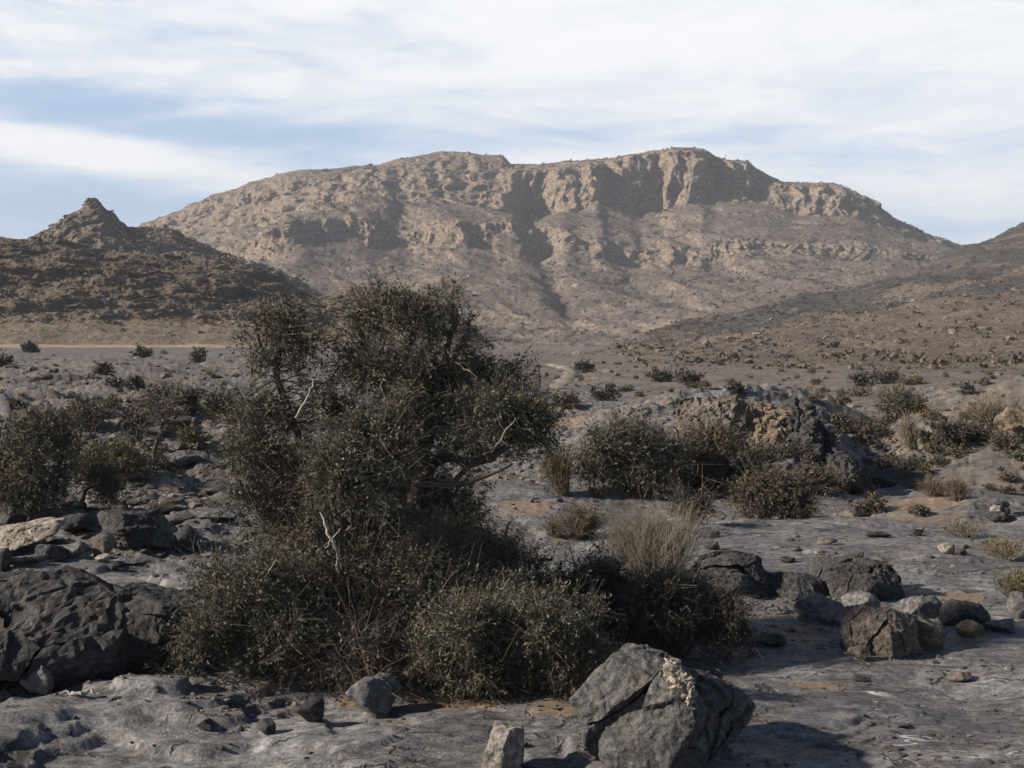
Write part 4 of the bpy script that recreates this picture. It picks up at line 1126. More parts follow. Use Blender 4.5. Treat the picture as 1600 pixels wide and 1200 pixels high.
def spray(rs, L, nl, ll, lw, tr, sub=2, bend=0.45):
    """a twig along z with side twigs; returns twig quads and leaf quads"""
    tw = []; lf = []
    def one(p0, d, l, r, nleaf):
        k = 4; t = np.linspace(0, 1, k)
        bx = rs.normal(size=3) * bend * l
        pts = p0 + d * (t * l)[:, None] + bx * (t ** 2)[:, None]
        tw.append(tube_soup(pts, r * (1 - 0.6 * t), 3))
        for _ in range(nleaf):
            u = rs.uniform(0.15, 1.0)
            b = p0 + d * u * l + bx * u * u
            v = rs.normal(size=3); v -= d * v.dot(d); v /= np.linalg.norm(v)
            ax = d * rs.uniform(0.2, 1.0) + v * rs.uniform(0.5, 1.0); ax /= np.linalg.norm(ax)
            sd = np.cross(ax, rs.normal(size=3)); sd /= np.linalg.norm(sd)
            s = rs.uniform(0.65, 1.25)
            lf.append(np.array([b, b + ax * ll * s * .5 + sd * lw * s * .5, b + ax * ll * s, b + ax * ll * s * .5 - sd * lw * s * .5]))
        return pts
    z = np.array((0, 0, 1.0))
    main = one(np.zeros(3), z, L, tr, nl - sub * (nl // 4))
    for s in range(sub):
        u = rs.uniform(0.2, 0.7); b = main[1] * (1 - u) + main[2] * u
        v = rs.normal(size=3); v[2] = abs(v[2]) + 0.6; v /= np.linalg.norm(v)
        one(b, v, L * rs.uniform(.35, .6), tr * .7, nl // 4)
    return np.concatenate(tw), (np.array(lf) if lf else np.zeros((0, 4, 3)))


def place(tmpls, which, pos, Rm, sc):
    tw = []; lf = []
    for k, (a, b) in enumerate(tmpls):
        s = np.nonzero(which == k)[0]
        if not len(s): continue
        M = Rm[s] * sc[s][:, None, None]
        for src, dst in ((a, tw), (b, lf)):
            if len(src): dst.append((np.einsum('nij,qvj->nqvi', M, src) + pos[s][:, None, None, :]).reshape(-1, 4, 3))
    cat = lambda l: np.concatenate(l) if l else np.zeros((0, 4, 3))
    return cat(tw), cat(lf)


def soup_mesh(name, Q, mat):
    return mesh_of(name, Q.reshape(-1, 3), np.arange(len(Q) * 4).reshape(-1, 4), None, [mat], smooth=False)


def limb_geo(pts, rad, seed, n=9, wob=0.12):
    p = np.array(pts, dtype=float); r = np.array(rad, dtype=float)
    m = (len(p) - 1) * 7 + 1
    t = np.linspace(0, len(p) - 1, m)
    i = np.clip(np.floor(t).astype(int), 0, len(p) - 2); f = (t - i)[:, None]
    p0 = p[np.maximum(i - 1, 0)]; p1 = p[i]; p2 = p[i + 1]; p3 = p[np.minimum(i + 2, len(p) - 1)]
    c = 0.5 * ((2 * p1) + (-p0 + p2) * f + (2 * p0 - 5 * p1 + 4 * p2 - p3) * f ** 2 + (-p0 + 3 * p1 - 3 * p2 + p3) * f ** 3)
    rr = np.interp(t, np.arange(len(p)), r)
    c = c + np.stack([fb2(t * 1.3 + 10 * k + seed, t * 0 + seed, 3, seed + k) for k in range(3)], -1) * rr[:, None] * wob * 5
    d = np.gradient(c, axis=0); d /= np.linalg.norm(d, axis=1)[:, None] + 1e-9
    a = np.cross(d, (0.2, 0.95, 0.1)); a /= np.linalg.norm(a, axis=1)[:, None] + 1e-9; b = np.cross(d, a)
    th = np.arange(n) * 2 * math.pi / n
    k = 1 + 0.28 * pn2(np.repeat(t[:, None], n, 1) * 1.5 + seed, np.repeat(th[None], m, 0) * 0.9, seed)
    ring = c[:, None, :] + (a[:, None, :] * np.cos(th)[None, :, None] + b[:, None, :] * np.sin(th)[None, :, None]) * (rr[:, None] * k)[..., None]
    V = ring.reshape(-1, 3)
    ii = np.arange(m - 1)[:, None] * n; j = np.arange(n)[None]; j2 = (j + 1) % n
    Q = np.stack([ii + j, ii + j2, ii + n + j2, ii + n + j], -1).reshape(-1, 4)
    V = np.vstack([V, c[-1:] + d[-1:] * rr[-1]])
    T = np.stack([(m - 1) * n + np.arange(n), (m - 1) * n + (np.arange(n) + 1) % n, np.full(n, len(V) - 1)], -1)
    return V, Q, T, c


def grow(root_name, label, cat, base_px, base_py, limbs, blobs, leaf=LEAF, twig=TWIG, seed=1, dens=2.2, Y=None, group=None, dead=(), bare=0.0, up=0.45, leafk=1.0, crown='crown', secn=9, Lk=1.0, trunk_name='trunk', nleaf=22):
    """limbs: [(px, py, dy, radius px), ...]; blobs: (px, py, rx, ry, dy, density) in photograph pixels at the plant's distance"""
    rs = np.random.RandomState(seed)
    if Y is None: bx, Y, bz = hit(base_px, base_py)
    else: bx = (base_px - 800) / F * Y; bz = CAMZ - (base_py - HOR) / F * Y
    base = np.array((bx, Y, bz)); k = Y / F
    def w3(px, py, dy): return np.array(((px - 800) / F * Y, Y + dy, CAMZ - (py - HOR) / F * Y)) - base
    root = empty(root_name, tuple(base))
    tag(root, label, cat, group)
    LP = []; sec = []
    for n, lb in enumerate(limbs):
        pts = [w3(a, b, c) for a, b, c, r in lb]; rad = [max(r * k, 0.003) for a, b, c, r in lb]
        V, Q, T, c = limb_geo(pts, rad, seed * 7 + n, 9)
        nm = trunk_name if n == 0 else 'branch'
        link(nm, mesh_of(nm, V, Q, T, [BARK]), root)
        LP.append(c[len(c) // 4:] if n == 0 else c)
    for lb, lab in dead:
        pts = [w3(a, b, c) for a, b, c, r in lb]; rad = [r * k * .62 for a, b, c, r in lb]
        V, Q, T, c = limb_geo(pts, rad, seed * 11 + len(lab), 7, 0.45)
        fk = [(V, Q, T)]
        for q_ in range(3):     # snapped side twigs
            a_ = c[rs.randint(len(c) // 3, len(c))]; d_ = rs.normal(size=3) * (1, .5, 1); d_ /= np.linalg.norm(d_); l_ = rs.uniform(.08, .2)
            fk.append(limb_geo([a_, a_ + d_ * l_ * .5 + rs.normal(size=3) * .02, a_ + d_ * l_ + (0, 0, .03)], [rad[-1] * .8, rad[-1] * .6, rad[-1] * .3], q_ + 3, 5, 0.4)[:3])
        of = np.cumsum([0] + [len(f[0]) for f in fk])
        V = np.vstack([f[0] for f in fk]); Q = np.vstack([f[1] + of[i] for i, f in enumerate(fk)]); T = np.vstack([f[2] + of[i] for i, f in enumerate(fk)])
        o = link('dead_branch', mesh_of('dead_branch', V, Q, T, [DEAD]), root); o["label"] = lab
    LP = np.vstack(LP) if LP else np.zeros((1, 3))
    pxm = Y / F * 1.5625
    ll = max(0.032, 3.0 * pxm) * leafk; lw = max(0.014, 1.4 * pxm) * leafk; tr = max(0.0018, 0.24 * pxm)
    ext = max(max(b[2], b[3]) for b in blobs) * k
    L = min(max(0.22, ll * 6) * Lk, ext * 0.8)
    tm = [spray(rs, L * rs.uniform(.8, 1.15), nleaf, ll * q, lw * q2, tr, 3) for q, q2 in ((1, 1), (.8, 1.1), (1.25, .8), (1.1, 1), (.7, .9), (1.4, .7), (.9, 1.2), (1, .7), (1.2, 1.1))] + [spray(rs, L * 1.15, 5, ll, lw, tr * 1.2, 4, .7) for _ in range(3)]
    P = []; Dr = []; S = []; Wh = []
    for (px, py, rx, ry, dy, dn) in blobs:
        c = w3(px, py, dy); R3 = np.array((rx * k, (rx + ry) * 0.45 * k, ry * k))
        n = int(2.6 * dens * dn * math.pi * R3[0] * R3[2] / (ll * lw * 0.5) / nleaf) + 6
        n = min(n, 4200)
        cs = min(max(0.10, ext * .20), 0.9)
        nc_ = max(5, int(1.5 * R3[0] * R3[2] / cs ** 2 * 2.2))
        w = rs.normal(size=(nc_, 3)); w /= np.linalg.norm(w, axis=1)[:, None]
        lump = 0.86 + 0.9 * fb3(w[:, 0] * 1.6 + px, w[:, 1] * 1.6, w[:, 2] * 1.6 + py, 2, seed)
        cc = c + w * ((0.15 + 0.85 * rs.rand(nc_) ** 0.6) * lump)[:, None] * R3
        wt = rs.uniform(.15, 1.8, nc_) ** 1.3; pick = rs.choice(nc_, n, p=wt / wt.sum())
        e = rs.normal(size=(n, 3)); e /= np.linalg.norm(e, axis=1)[:, None]
        pos = cc[pick] + e * (cs * rs.uniform(.55, 1.2, nc_)[pick] * rs.rand(n) ** 0.6)[:, None] * (1, 1, .75)
        v = e * 0.6 + w[pick] * 0.6
        P.append(pos - 0.35 * L * v); Dr.append(v * 0.45 + rs.normal(size=v.shape) * 0.65 + (0, 0, up * .6))
        S.append(rs.uniform(0.6, 1.25, len(pos)))
        Wh.append(np.where(rs.rand(len(pos)) < 0.12 + bare, rs.randint(9, 12, len(pos)), rs.randint(0, 9, len(pos))))
        for _ in range(secn):
            e = c + rs.normal(size=3) * R3 * 0.5
            a = LP[np.argmin(np.linalg.norm(LP - e, axis=1) + rs.rand(len(LP)) * 0.3 * ext)]
            m = (a + e) / 2 + rs.normal(size=3) * 0.16 * np.linalg.norm(e - a) + (0, 0, 0.05 * ext)
            t = np.linspace(0, 1, 8)[:, None]
            q = (1 - t) ** 2 * a + 2 * t * (1 - t) * m + t * t * e
            q[1:-1] += rs.normal(size=(6, 3)) * 0.03 * ext
            r0 = max(0.8 * pxm, min(0.02, 0.03 * ext)) * rs.uniform(0.5, 1.0)
            sec.append(tube_soup(q, np.linspace(r0, r0 * 0.3, 8), 4))
    P = np.vstack(P); Dr = np.vstack(Dr); S = np.concatenate(S); Wh = np.concatenate(Wh)
    low = P[:, 2] < 0.01
    P[low, 2] = 0.02 + np.abs(P[low, 2]) * 0.2
    tw, lf = place(tm, Wh, P, frames(Dr, rs), S)
    tw = np.concatenate([tw] + sec) if sec else tw
    if len(lf): link(crown, soup_mesh(crown, lf, leaf), root)
    link('twigs', soup_mesh('twigs', tw, twig), root)
    return root


# the big tree
grow('olive_tree', 'large dense olive tree with a dark ragged crown and bleached dead limb', 'tree', 600, 1030, [
    [(600, 1040, 0, 17), (592, 985, 0, 15), (606, 925, .05, 14), (622, 860, .1, 13), (640, 800, .1, 12), (655, 745, .1, 11), (668, 690, .1, 9), (682, 620, .1, 7), (694, 560, .1, 5), (712, 500, .1, 3)],
    [(604, 930, 0, 10), (568, 885, -.1, 9), (545, 835, -.2, 8), (530, 790, -.2, 7), (500, 735, -.15, 7), (470, 690, 0, 6), (445, 630, .1, 6), (428, 575, .1, 6), (440, 530, .1, 4), (452, 480, .1, 2.5)],
    [(650, 765, .1, 9), (690, 716, -.1, 8), (742, 718, -.2, 7), (785, 700, -.2, 5), (830, 660, -.2, 3)],
    [(664, 690, .1, 8), (630, 640, .2, 7), (596, 600, .2, 6), (570, 550, .2, 5), (556, 498, .2, 3)],
    [(428, 575, .1, 5), (405, 545, .1, 3), (398, 510, .1, 2)],
    [(596, 1000, -.05, 9), (545, 950, -.1, 8), (502, 890, -.1, 7), (486, 830, -.1, 6), (474, 770, -.1, 6), (440, 720, 0, 5), (405, 690, 0, 3)],
    [(690, 590, .1, 5), (720, 540, 0, 4), (735, 500, 0, 2)],
    [(742, 718, -.2, 5), (715, 745, -.5, 4), (760, 735, -.6, 3), (800, 715, -.6, 2)],
    [(600, 600, .2, 4), (640, 540, .1, 3), (650, 480, 0, 2)],
    [(606, 935, 0, 9), (650, 890, -.3, 7), (700, 860, -.4, 5), (750, 830, -.4, 3)],
], [
    (432, 508, 58, 44, .1, 0.75), (412, 560, 42, 40, .1, 0.6), (452, 560, 40, 30, .2, 0.5), (400, 640, 34, 46, 0, .55), (440, 660, 50, 50, .1, .7),
    (396, 715, 44, 54, 0, 1.0), (402, 775, 44, 42, -.1, .9),
    (560, 500, 56, 50, .2, .6), (620, 490, 60, 46, .1, .55), (670, 510, 44, 52, .1, .9), (716, 530, 40, 40, 0, .5), (752, 585, 60, 30, .2, .55),
    (560, 570, 50, 50, .3, 1.0), (620, 590, 70, 56, .1, 1.2), (690, 600, 56, 50, .3, 1.1), (800, 592, 50, 24, .2, .8),
    (640, 660, 56, 60, -.2, 1.2), (580, 680, 60, 56, -.4, 1.3), (530, 730, 60, 50, -.6, 1.2), (590, 745, 70, 50, -.6, 1.2), (625, 705, 50, 50, -.5, 1.0), (680, 650, 44, 60, .3, 1.2),
    (770, 640, 66, 46, -.2, 1.1), (825, 655, 44, 40, -.2, 1.0), (740, 690, 50, 34, -.3, .9), (800, 690, 50, 24, -.1, .9), (720, 640, 40, 46, 0, .9),
    (640, 790, 70, 60, .3, 1.1), (700, 790, 60, 40, .3, 1.1), (560, 800, 50, 40, .2, .7), (640, 860, 70, 60, .4, .9), (500, 800, 36, 46, .3, .5), (560, 860, 50, 50, .4, .8), (520, 660, 40, 44, .5, .8), (490, 620, 34, 36, .4, .4), (455, 760, 50, 60, .4, .8), (430, 820, 56, 50, .2, .9), (480, 860, 60, 50, .4, .9), (380, 680, 36, 50, .3, .7), (560, 930, 70, 50, .4, .8), (500, 930, 60, 60, .3, .9), (455, 900, 50, 50, .3, .8), (490, 820, 40, 50, -.3, .5), (540, 860, 50, 46, -.3, .5), (850, 690, 30, 26, 0, .8), (700, 470, 40, 24, .1, .35), (590, 455, 50, 18, .2, .35), (470, 540, 36, 50, .4, .35)],
    leaf=LEAF, seed=4, dens=1.35, bare=0.07, dead=[
        ([(470, 650, -.3, 3), (484, 624, -.3, 2.6), (494, 606, -.3, 2.4), (497, 594, -.3, 2), (492, 586, -.3, 1.2)], 'bleached white broken limb'),
        ([(520, 780, -.9, 2), (534, 808, -.95, 3), (546, 838, -.95, 3.4), (547, 872, -.8, 3)], 'pale bare limb hanging in front'),
        ([(430, 900, -1.0, 1.5), (446, 870, -1.0, 2.2), (460, 848, -1.0, 1.6)], 'small white snapped branch low in the skirt'),
        ([(775, 690, -.6, 1.6), (790, 668, -.6, 1.4), (806, 648, -.6, 1)], 'thin pale bare branch')], secn=14)


def shrub(label, px, py, w, h, leaf=LEAF, seed=1, dens=1.5, twig=TWIG, name='shrub', cat='shrub', group=None, n=6, bare=0.0, up=0.45, Y=None, **kw):
    rs = np.random.RandomState(seed + 1000)
    bl = []
    for k in range(n):
        a = math.pi * (k + 0.5) / n
        u = rs.uniform(0.25, 0.80)
        bl.append((px - math.cos(a) * w * 0.5 * u * 1.15, py - h * (0.20 + 0.42 * math.sin(a) * u * 1.35), w * rs.uniform(.12, .27), h * rs.uniform(.14, .30), rs.uniform(-.25, .25) * w / F * 12, rs.uniform(.75, 1.2)))
    bl.append((px + rs.uniform(-.1, .1) * w, py - h * .42, w * .30, h * .34, 0, 1.0))
    bl.append((px, py - h * .22, w * .44, h * .20, 0, 0.9))
    limbs = []
    for k in range(4):
        t = (k - 1.5) / 1.5
        limbs.append([(px + t * w * .05, py + 2, 0, max(1.0, w * .016)), (px + t * w * .16 + rs.uniform(-.05, .05) * w, py - h * .3, rs.uniform(-.1, .1), max(.8, w * .011)), (px + t * w * .30, py - h * rs.uniform(.55, .75), rs.uniform(-.1, .1), max(.5, w * .006))])
    return grow(name, label, cat, px, py, limbs, bl, leaf=leaf, twig=twig, seed=seed, dens=dens, group=group, bare=bare, up=up, crown='foliage', trunk_name='stem', Y=Y, **kw)


def brush(label, px, py, w, h, seed=1, mat=STRAW, n=None, name='dry_bush', cat='bush', leafm=None, spread=0.7, group=None):
    """dry broom like bush of thin stems from the root"""
    rs = np.random.RandomState(seed)
    bx, Y, bz = hit(px, py); k = Y / F
    root = tag(empty(name, (bx, Y, bz)), label, cat, group)
    pxm = k * 1.5625
    H = h * k; Wd = w * k
    n = n or int(min(520, max(60, 1.1 * w * h / 12)))
    Q = []; lf = []
    r = max(0.0020, 0.26 * pxm)
    lean = rs.normal(size=2) * (.16, .16) * Wd
    for i in range(n):
        a = rs.uniform(0, 6.28); u = rs.rand() ** 0.6 * (1 + .35 * math.sin(a * 2 + seed))
        b = np.array((math.cos(a) * u * Wd * .22, math.sin(a) * u * Wd * .22, 0))
        tip = np.array((math.cos(a) * u * Wd * .52, math.sin(a) * u * Wd * .4, H * (1.02 - 0.45 * u * u * spread) * rs.uniform(.72, 1.0)))
        tip = tip + rs.normal(size=3) * (.13, .13, .11) * np.array((Wd, Wd, H)) + (lean[0], lean[1], 0); m = (b + tip) / 2 + rs.normal(size=3) * 0.09 * H + (0, 0, 0.06 * H)
        t = np.linspace(0, 1, 6)[:, None]
        q = (1 - t) ** 2 * b + 2 * t * (1 - t) * m + t * t * tip + rs.normal(size=(6, 3)) * 0.02 * H
        Q.append(tube_soup(q, np.linspace(r, r * .5, 6), 3))
        for _ in range(3):
            j = rs.randint(2, 5)
            d = (q[j] - q[j - 1]); d /= np.linalg.norm(d) + 1e-9; d = d + rs.normal(size=3) * .45
            e = q[j] + d * H * rs.uniform(.12, .28)
            Q.append(tube_soup(np.array([q[j], (q[j] + e) / 2 + rs.normal(size=3) * .015 * H, e]), [r * .7, r * .6, r * .4], 3))
            if leafm is not None:
                s_ = np.cross(d, rs.normal(size=3)); s_ /= np.linalg.norm(s_) + 1e-9
                l = max(.03, 2.2 * pxm)
                lf.append(np.array([e, e + d * l * .5 + s_ * l * .22, e + d * l, e + d * l * .5 - s_ * l * .22]))
    link('stems', soup_mesh('stems', np.concatenate(Q), mat), root)
    if lf: link('foliage', soup_mesh('foliage', np.array(lf), leafm), root)
    return root


_x, _y, _z = hit(125, 1092)
_V, _Q, _T, _c = limb_geo([(-.16, 0, .02), (-.08, .03, .035), (0, 0, .03), (.07, .04, .045), (.15, .02, .02)], [.010, .015, .016, .013, .007], 77, 8, 0.4)
tag(link('driftwood', mesh_of('driftwood', _V, _Q, _T, [DEAD]), None, (_x, _y, _z)), 'short bleached stick lying on the pavement below the big dark outcrop', 'stick')

# the skirt of shrubs round the big tree
shrub('spreading olive green thorn shrub at the left foot of the big tree', 398, 1046, 230, 262, LEAF, 11, 1.25, n=14, bare=0.12)
shrub('dense green thorn shrub in front, just behind the leaning boulder', 800, 1086, 310, 210, LEAF, 12, 1.5, n=15)
shrub('tall grey green thorn shrub right of the big trunk', 735, 985, 200, 235, LEAF, 13, 1.35, n=13, bare=0.08)
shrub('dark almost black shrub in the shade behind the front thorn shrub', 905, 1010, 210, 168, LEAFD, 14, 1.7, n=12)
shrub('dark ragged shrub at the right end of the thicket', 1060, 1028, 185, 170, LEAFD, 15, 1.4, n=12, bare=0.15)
shrub('low dark green clump by the square sided boulder', 425, 1058, 110, 70, LEAF, 16, 1.5, n=5)
shrub('tall dark green shrub hiding the foot of the big trunk', 590, 1035, 260, 270, LEAF, 19, 1.2, n=13, bare=0.1)
shrub('grey green shrub between the big trunk and the front thorn shrub', 675, 1045, 210, 270, LEAF, 20, 1.3, n=13, bare=0.1)
shrub('tangle of dead brown twigs at the foot of the big tree', 572, 1080, 270, 130, LEAFB, 17, 0.9, n=9, bare=1.0, twig=DTWIG, name='brush_pile', cat='brush', up=0.1)
brush('tall pale straw coloured bush above the dark ragged shrub', 1020, 912, 175, 108, 18, STRAWG, n=800)

# left middle distance
grow('small_tree', 'dense bushy olive green tree at the left edge of the plain', 'tree', 62, 815, [
    [(62, 818, 0, 6), (66, 770, 0, 5), (58, 720, 0, 4), (62, 680, 0, 3)], [(64, 780, 0, 4), (30, 740, 0, 3), (10, 700, .2, 2)], [(64, 770, 0, 4), (95, 720, 0, 3), (105, 690, 0, 2)]],
    [(62, 672, 58, 34, 0, 1.1), (28, 690, 40, 40, 0, 1.0), (96, 690, 36, 40, 0, 1.0), (60, 725, 62, 46, -.3, 1.1), (10, 745, 50, 50, 0, 1.1), (100, 745, 36, 40, .2, .8), (50, 780, 62, 34, 0, 1.0), (5, 790, 40, 30, .2, 1.0)],
    LEAF, seed=21, dens=1.1)
grow('bare_tree', 'thin bare brown tree beside the bushy olive green tree', 'tree', 118, 752, [
    [(116, 754, 0, 4), (119, 720, 0, 3.2), (124, 690, 0, 2.5), (128, 655, 0, 1.6), (132, 632, 0, 1)], [(122, 700, 0, 2), (140, 680, 0, 1.6), (150, 655, 0, 1)], [(124, 690, 0, 2), (112, 665, 0, 1.4), (105, 645, 0, 1)], [(119, 730, 0, 2), (138, 710, 0, 1.5), (146, 695, 0, 1)]],
    [(138, 650, 28, 20, 0, .5), (108, 655, 22, 22, 0, .45), (138, 690, 20, 20, 0, .4)], LEAFB, seed=22, dens=0.28, bare=0.6, secn=14)
grow('forked_tree', 'small forked tree with two bare trunks and a brown crown', 'tree', 243, 732, [
    [(244, 734, 0, 5), (241, 712, 0, 4.5), (246, 690, 0, 3.5), (252, 668, 0, 3), (256, 645, 0, 2)], [(241, 712, 0, 4), (232, 700, 0, 3.4), (214, 686, 0, 3), (198, 676, 0, 2.4), (190, 664, 0, 1.5)], [(214, 686, 0, 2), (216, 668, 0, 1.5), (222, 655, 0, 1)]],
    [(264, 640, 34, 24, 0, 1.0), (240, 646, 26, 20, 0, .7), (275, 658, 22, 22, 0, .7), (208, 660, 26, 16, 0, .45)], LEAFB, seed=23, dens=0.5, bare=0.3, secn=10)
grow('bent_tree', 'small bent dark tree leaning under the yellow green bushes', 'tree', 128, 800, [
    [(127, 802, 0, 4), (129, 780, 0, 3.4), (134, 766, 0, 3), (150, 758, 0, 2.2), (168, 752, 0, 1.5)]],
    [(150, 745, 34, 14, 0, 1.2), (172, 748, 20, 14, 0, 1.0), (150, 780, 26, 22, .3, 1.2)], LEAFD, seed=24, dens=1.6)
for k, (lab, px, py, w, h, lf, d) in enumerate([
    ('yellow green rounded bush between the bent tree and the forked tree', 190, 750, 66, 52, LEAFY, 1.5),
    ('olive yellow bush right behind the bent dark tree', 146, 745, 60, 44, LEAFY, 1.4),
    ('brown bush beyond the thin bare tree', 132, 672, 76, 46, LEAFB, 1.1),
    ('narrow dark upright bush on the left plain', 298, 648, 28, 50, LEAFD, 1.5),
    ('round dark bush right of the narrow upright one', 343, 656, 54, 44, LEAFD, 1.2),
    ('sparse pale green bush by two white stones', 298, 700, 34, 42, LEAFY, 1.0),
    ('flat brown bush in the middle of the left plain', 255, 640, 70, 26, LEAFB, 1.2),
    ('small bushy plant under the forked tree', 262, 738, 34, 18, LEAFD, 1.2),
    ('grey green bush near the gravel road and the big tree', 312, 566, 24, 22, LEAF, 1.3),
    ('two pronged dark bush near the gravel road', 220, 559, 20, 15, LEAFD, 1.4),
    ('lone dark bush standing against the gravel road', 48, 550, 18, 16, LEAFD, 1.4),
    ('small dark bush in the left plain below the road', 214, 608, 18, 18, LEAFD, 1.2),
    ('little dark bush left of the big tree in the plain', 165, 585, 24, 16, LEAFD, 1.0),
    ('dark bush at the left frame edge below the road', 2, 572, 26, 20, LEAFD, 1.0),
    # centre and right
    ('tall grey green shrub, first of the pair beyond the pavement', 990, 768, 138, 140, LEAF, 2.4),
    ('wide dark green shrub, second of the pair beyond the pavement', 1106, 768, 155, 124, LEAFB, 2.6),
    ('olive bush in front of the muted tan outcrop face', 1190, 745, 70, 46, LEAF, 1.6),
    ('dark bush standing in for the shadow between the wide shrub and the drooping mound', 1165, 766, 80, 60, LEAFD, 1.6),  # dark leaves stand in for a patch of shadow between its neighbours
    ('small spiky dark shrub alone on the far pavement', 1085, 816, 60, 52, LEAFD, 0.9),
    ('brown bush behind the drooping mound', 1275, 772, 66, 46, LEAFB, 1.2),
    ('dark bush at the foot of the dark triangular outcrop', 1238, 742, 60, 40, LEAFD, 1.3),
    ('low dark bush at the gully mouth', 1402, 756, 72, 36, LEAFD, 1.2),
    ('dark green bush up the gully below the slope', 1402, 655, 66, 42, LEAF, 1.2),
    ('brown green bush left of the bush up the gully', 1352, 690, 60, 36, LEAFB, 1.0),
    ('small dark bush on the right bank by the tan outcrop', 1482, 690, 50, 32, LEAFD, 1.3),
    ('greenish bush touching the big tan outcrop', 1530, 690, 54, 30, LEAFB, 1.3),
    ('grey green bush below the big tan outcrop', 1572, 702, 44, 18, LEAF, 1.2),
    ('dark bush pair upper member at the slope foot', 1345, 604, 34, 16, LEAFD, 1.3),
    ('wider dark bush at the slope foot', 1385, 600, 36, 16, LEAFD, 1.3),
    ('dark rounded bush beside the winding track', 915, 582, 26, 18, LEAFD, 1.3),
    ('dark bush in a row on the bench beyond the track', 1032, 596, 34, 16, LEAFD, 1.3),
    ('broad dark bush ending the row on the bench', 1078, 602, 36, 20, LEAFD, 1.3),
    ('small dark bush right of the row on the bench', 1150, 616, 20, 16, LEAFD, 1.2),
    ('dark green bush on the bench above the outcrop hollow', 1066, 640, 30, 16, LEAF, 1.2),
    ('low dark bush on the left part of the bench', 945, 625, 40, 16, LEAFD, 1.2),
    ('small bush on the bench beside the orange soil', 885, 640, 40, 26, LEAFB, 1.1),
    ('low brown bush mound on the far right pavement', 1365, 799, 44, 15, LEAFB, 1.2),
    ('tiny green brown cushion on the far right pavement', 1440, 805, 28, 10, LEAFB, 1.2),
]):
    shrub(lab, px, py, w * 1.12, h * 1.12, lf, 40 + k, d * .75, n=7 if w > 40 else 4, bare=0.15, twig=TWIG)
# drooping mound
shrub('brown drooping mound of foliage with a flared foot on the pavement', 1206, 806, 112, 88, LEAFB, 91, 2.8, n=10, up=-0.9)
for k, (lab, px, py, w, h, mt, lm) in enumerate([
    ('dry brown bush with a green top behind the pavement', 880, 772, 48, 66, STRAWD, LEAFY), ('ragged dry bush at the left of the open pavement', 908, 840, 66, 50, STRAWD, LEAFB),
    ('tiny dry bush left of the tall grey green shrub', 936, 778, 22, 20, STRAWD, None), ('dry brown tuft by orange soil on the far pavement', 1498, 783, 38, 38, STRAWD, None),
    ('dry tuft in the middle of the right pavement', 1508, 840, 52, 22, STRAW, LEAFB), ('greenish dry tuft near the right frame edge', 1568, 872, 70, 28, STRAW, LEAFY),
    ('tall greenish dry tuft cut off by the right frame edge', 1590, 942, 60, 48, STRAW, LEAFY), ('tall pale feathery bush on the right bank', 1428, 708, 30, 56, STRAW, None),
    ('pale dry bush spreading on the right bank', 1545, 662, 70, 42, STRAW, None), ('faded dry bush low on the right bank', 1460, 775, 44, 30, STRAWD, None),
    ('thin dry weeds left of the tall straw coloured bush', 868, 838, 40, 30, STRAWD, None), ('dry low brush right below the bushy tree at the left', 240, 800, 60, 14, STRAWD, None),
]):
    brush(lab, px, py, w, h, 200 + k, mt, leafm=lm)

# scattered scrub: shared meshes, each bush an object of its own


def bush_mesh(seed, leaf, nl=110, ls=1.0):
    rs = np.random.RandomState(seed)
    v = rs.normal(size=(nl, 3)); v /= np.linalg.norm(v, axis=1)[:, None]; v[:, 2] = np.abs(v[:, 2])
    c = v * (rs.rand(nl) ** .5)[:, None] * (0.5, 0.5, 0.62) * (0.8 + 0.5 * pn3(v[:, 0] * 2 + seed, v[:, 1] * 2, v[:, 2] * 2, seed))[:, None]
    a = rs.normal(size=(nl, 3)); a /= np.linalg.norm(a, axis=1)[:, None]
    b = np.cross(a, rs.normal(size=(nl, 3))); b /= np.linalg.norm(b, axis=1)[:, None]
    s = rs.uniform(.07, .15, nl)[:, None] * ls
    Q = np.stack([c - a * s, c + b * s * .6, c + a * s, c - b * s * .6], 1)
    Q[:, :, 2] = np.maximum(Q[:, :, 2], -0.03)
    st = [tube_soup(np.array([(0, 0, -.12), (x * .2, y * .2, .2), (x * .4, y * .4, .45)]), [.035, .025, .012], 3) for x, y in rs.uniform(-1, 1, (4, 2))]
    st = np.concatenate(st)
    A = np.concatenate([Q, st])
    return mesh_of('scrub_bush', A.reshape(-1, 3), np.arange(len(A) * 4).reshape(-1, 4), None, [leaf, TWIG], mq=np.r_[np.zeros(len(Q), int), np.ones(len(st), int)], smooth=False)


BUSHF = [bush_mesh(800 + k, (LEAFB, LEAFD, LEAF, LEAFB, STRAWD, LEAFY)[k % 6], 520, 0.45) for k in range(12)]
BUSH = [bush_mesh(700 + k, (LEAFD, LEAFB, LEAF)[k % 3]) for k in range(9)]
rs = np.random.RandomState(77)


def put_bush(p, size, label, group, fine=False):
    M_ = BUSHF if fine else BUSH
    o = link('scrub_bush', M_[rs.randint(len(M_))], None, tuple(p))
    o.scale = (size * rs.uniform(.8, 1.3), size * rs.uniform(.8, 1.3), size * rs.uniform(.7, 1.1)); o.rotation_euler = (0, 0, rs.uniform(0, 6.28))
    tag(o, label, 'bush', group)


def scatter_hill(P, r0, r1, n, smin, smax, label, group, pw=1.0):
    nr, nc = P.shape[:2]
    for _ in range(n):
        i = int(r0 + (r1 - r0) * rs.rand() ** pw); j = rs.randint(nc)
        put_bush(P[i, j], rs.uniform(smin, smax), label, group)


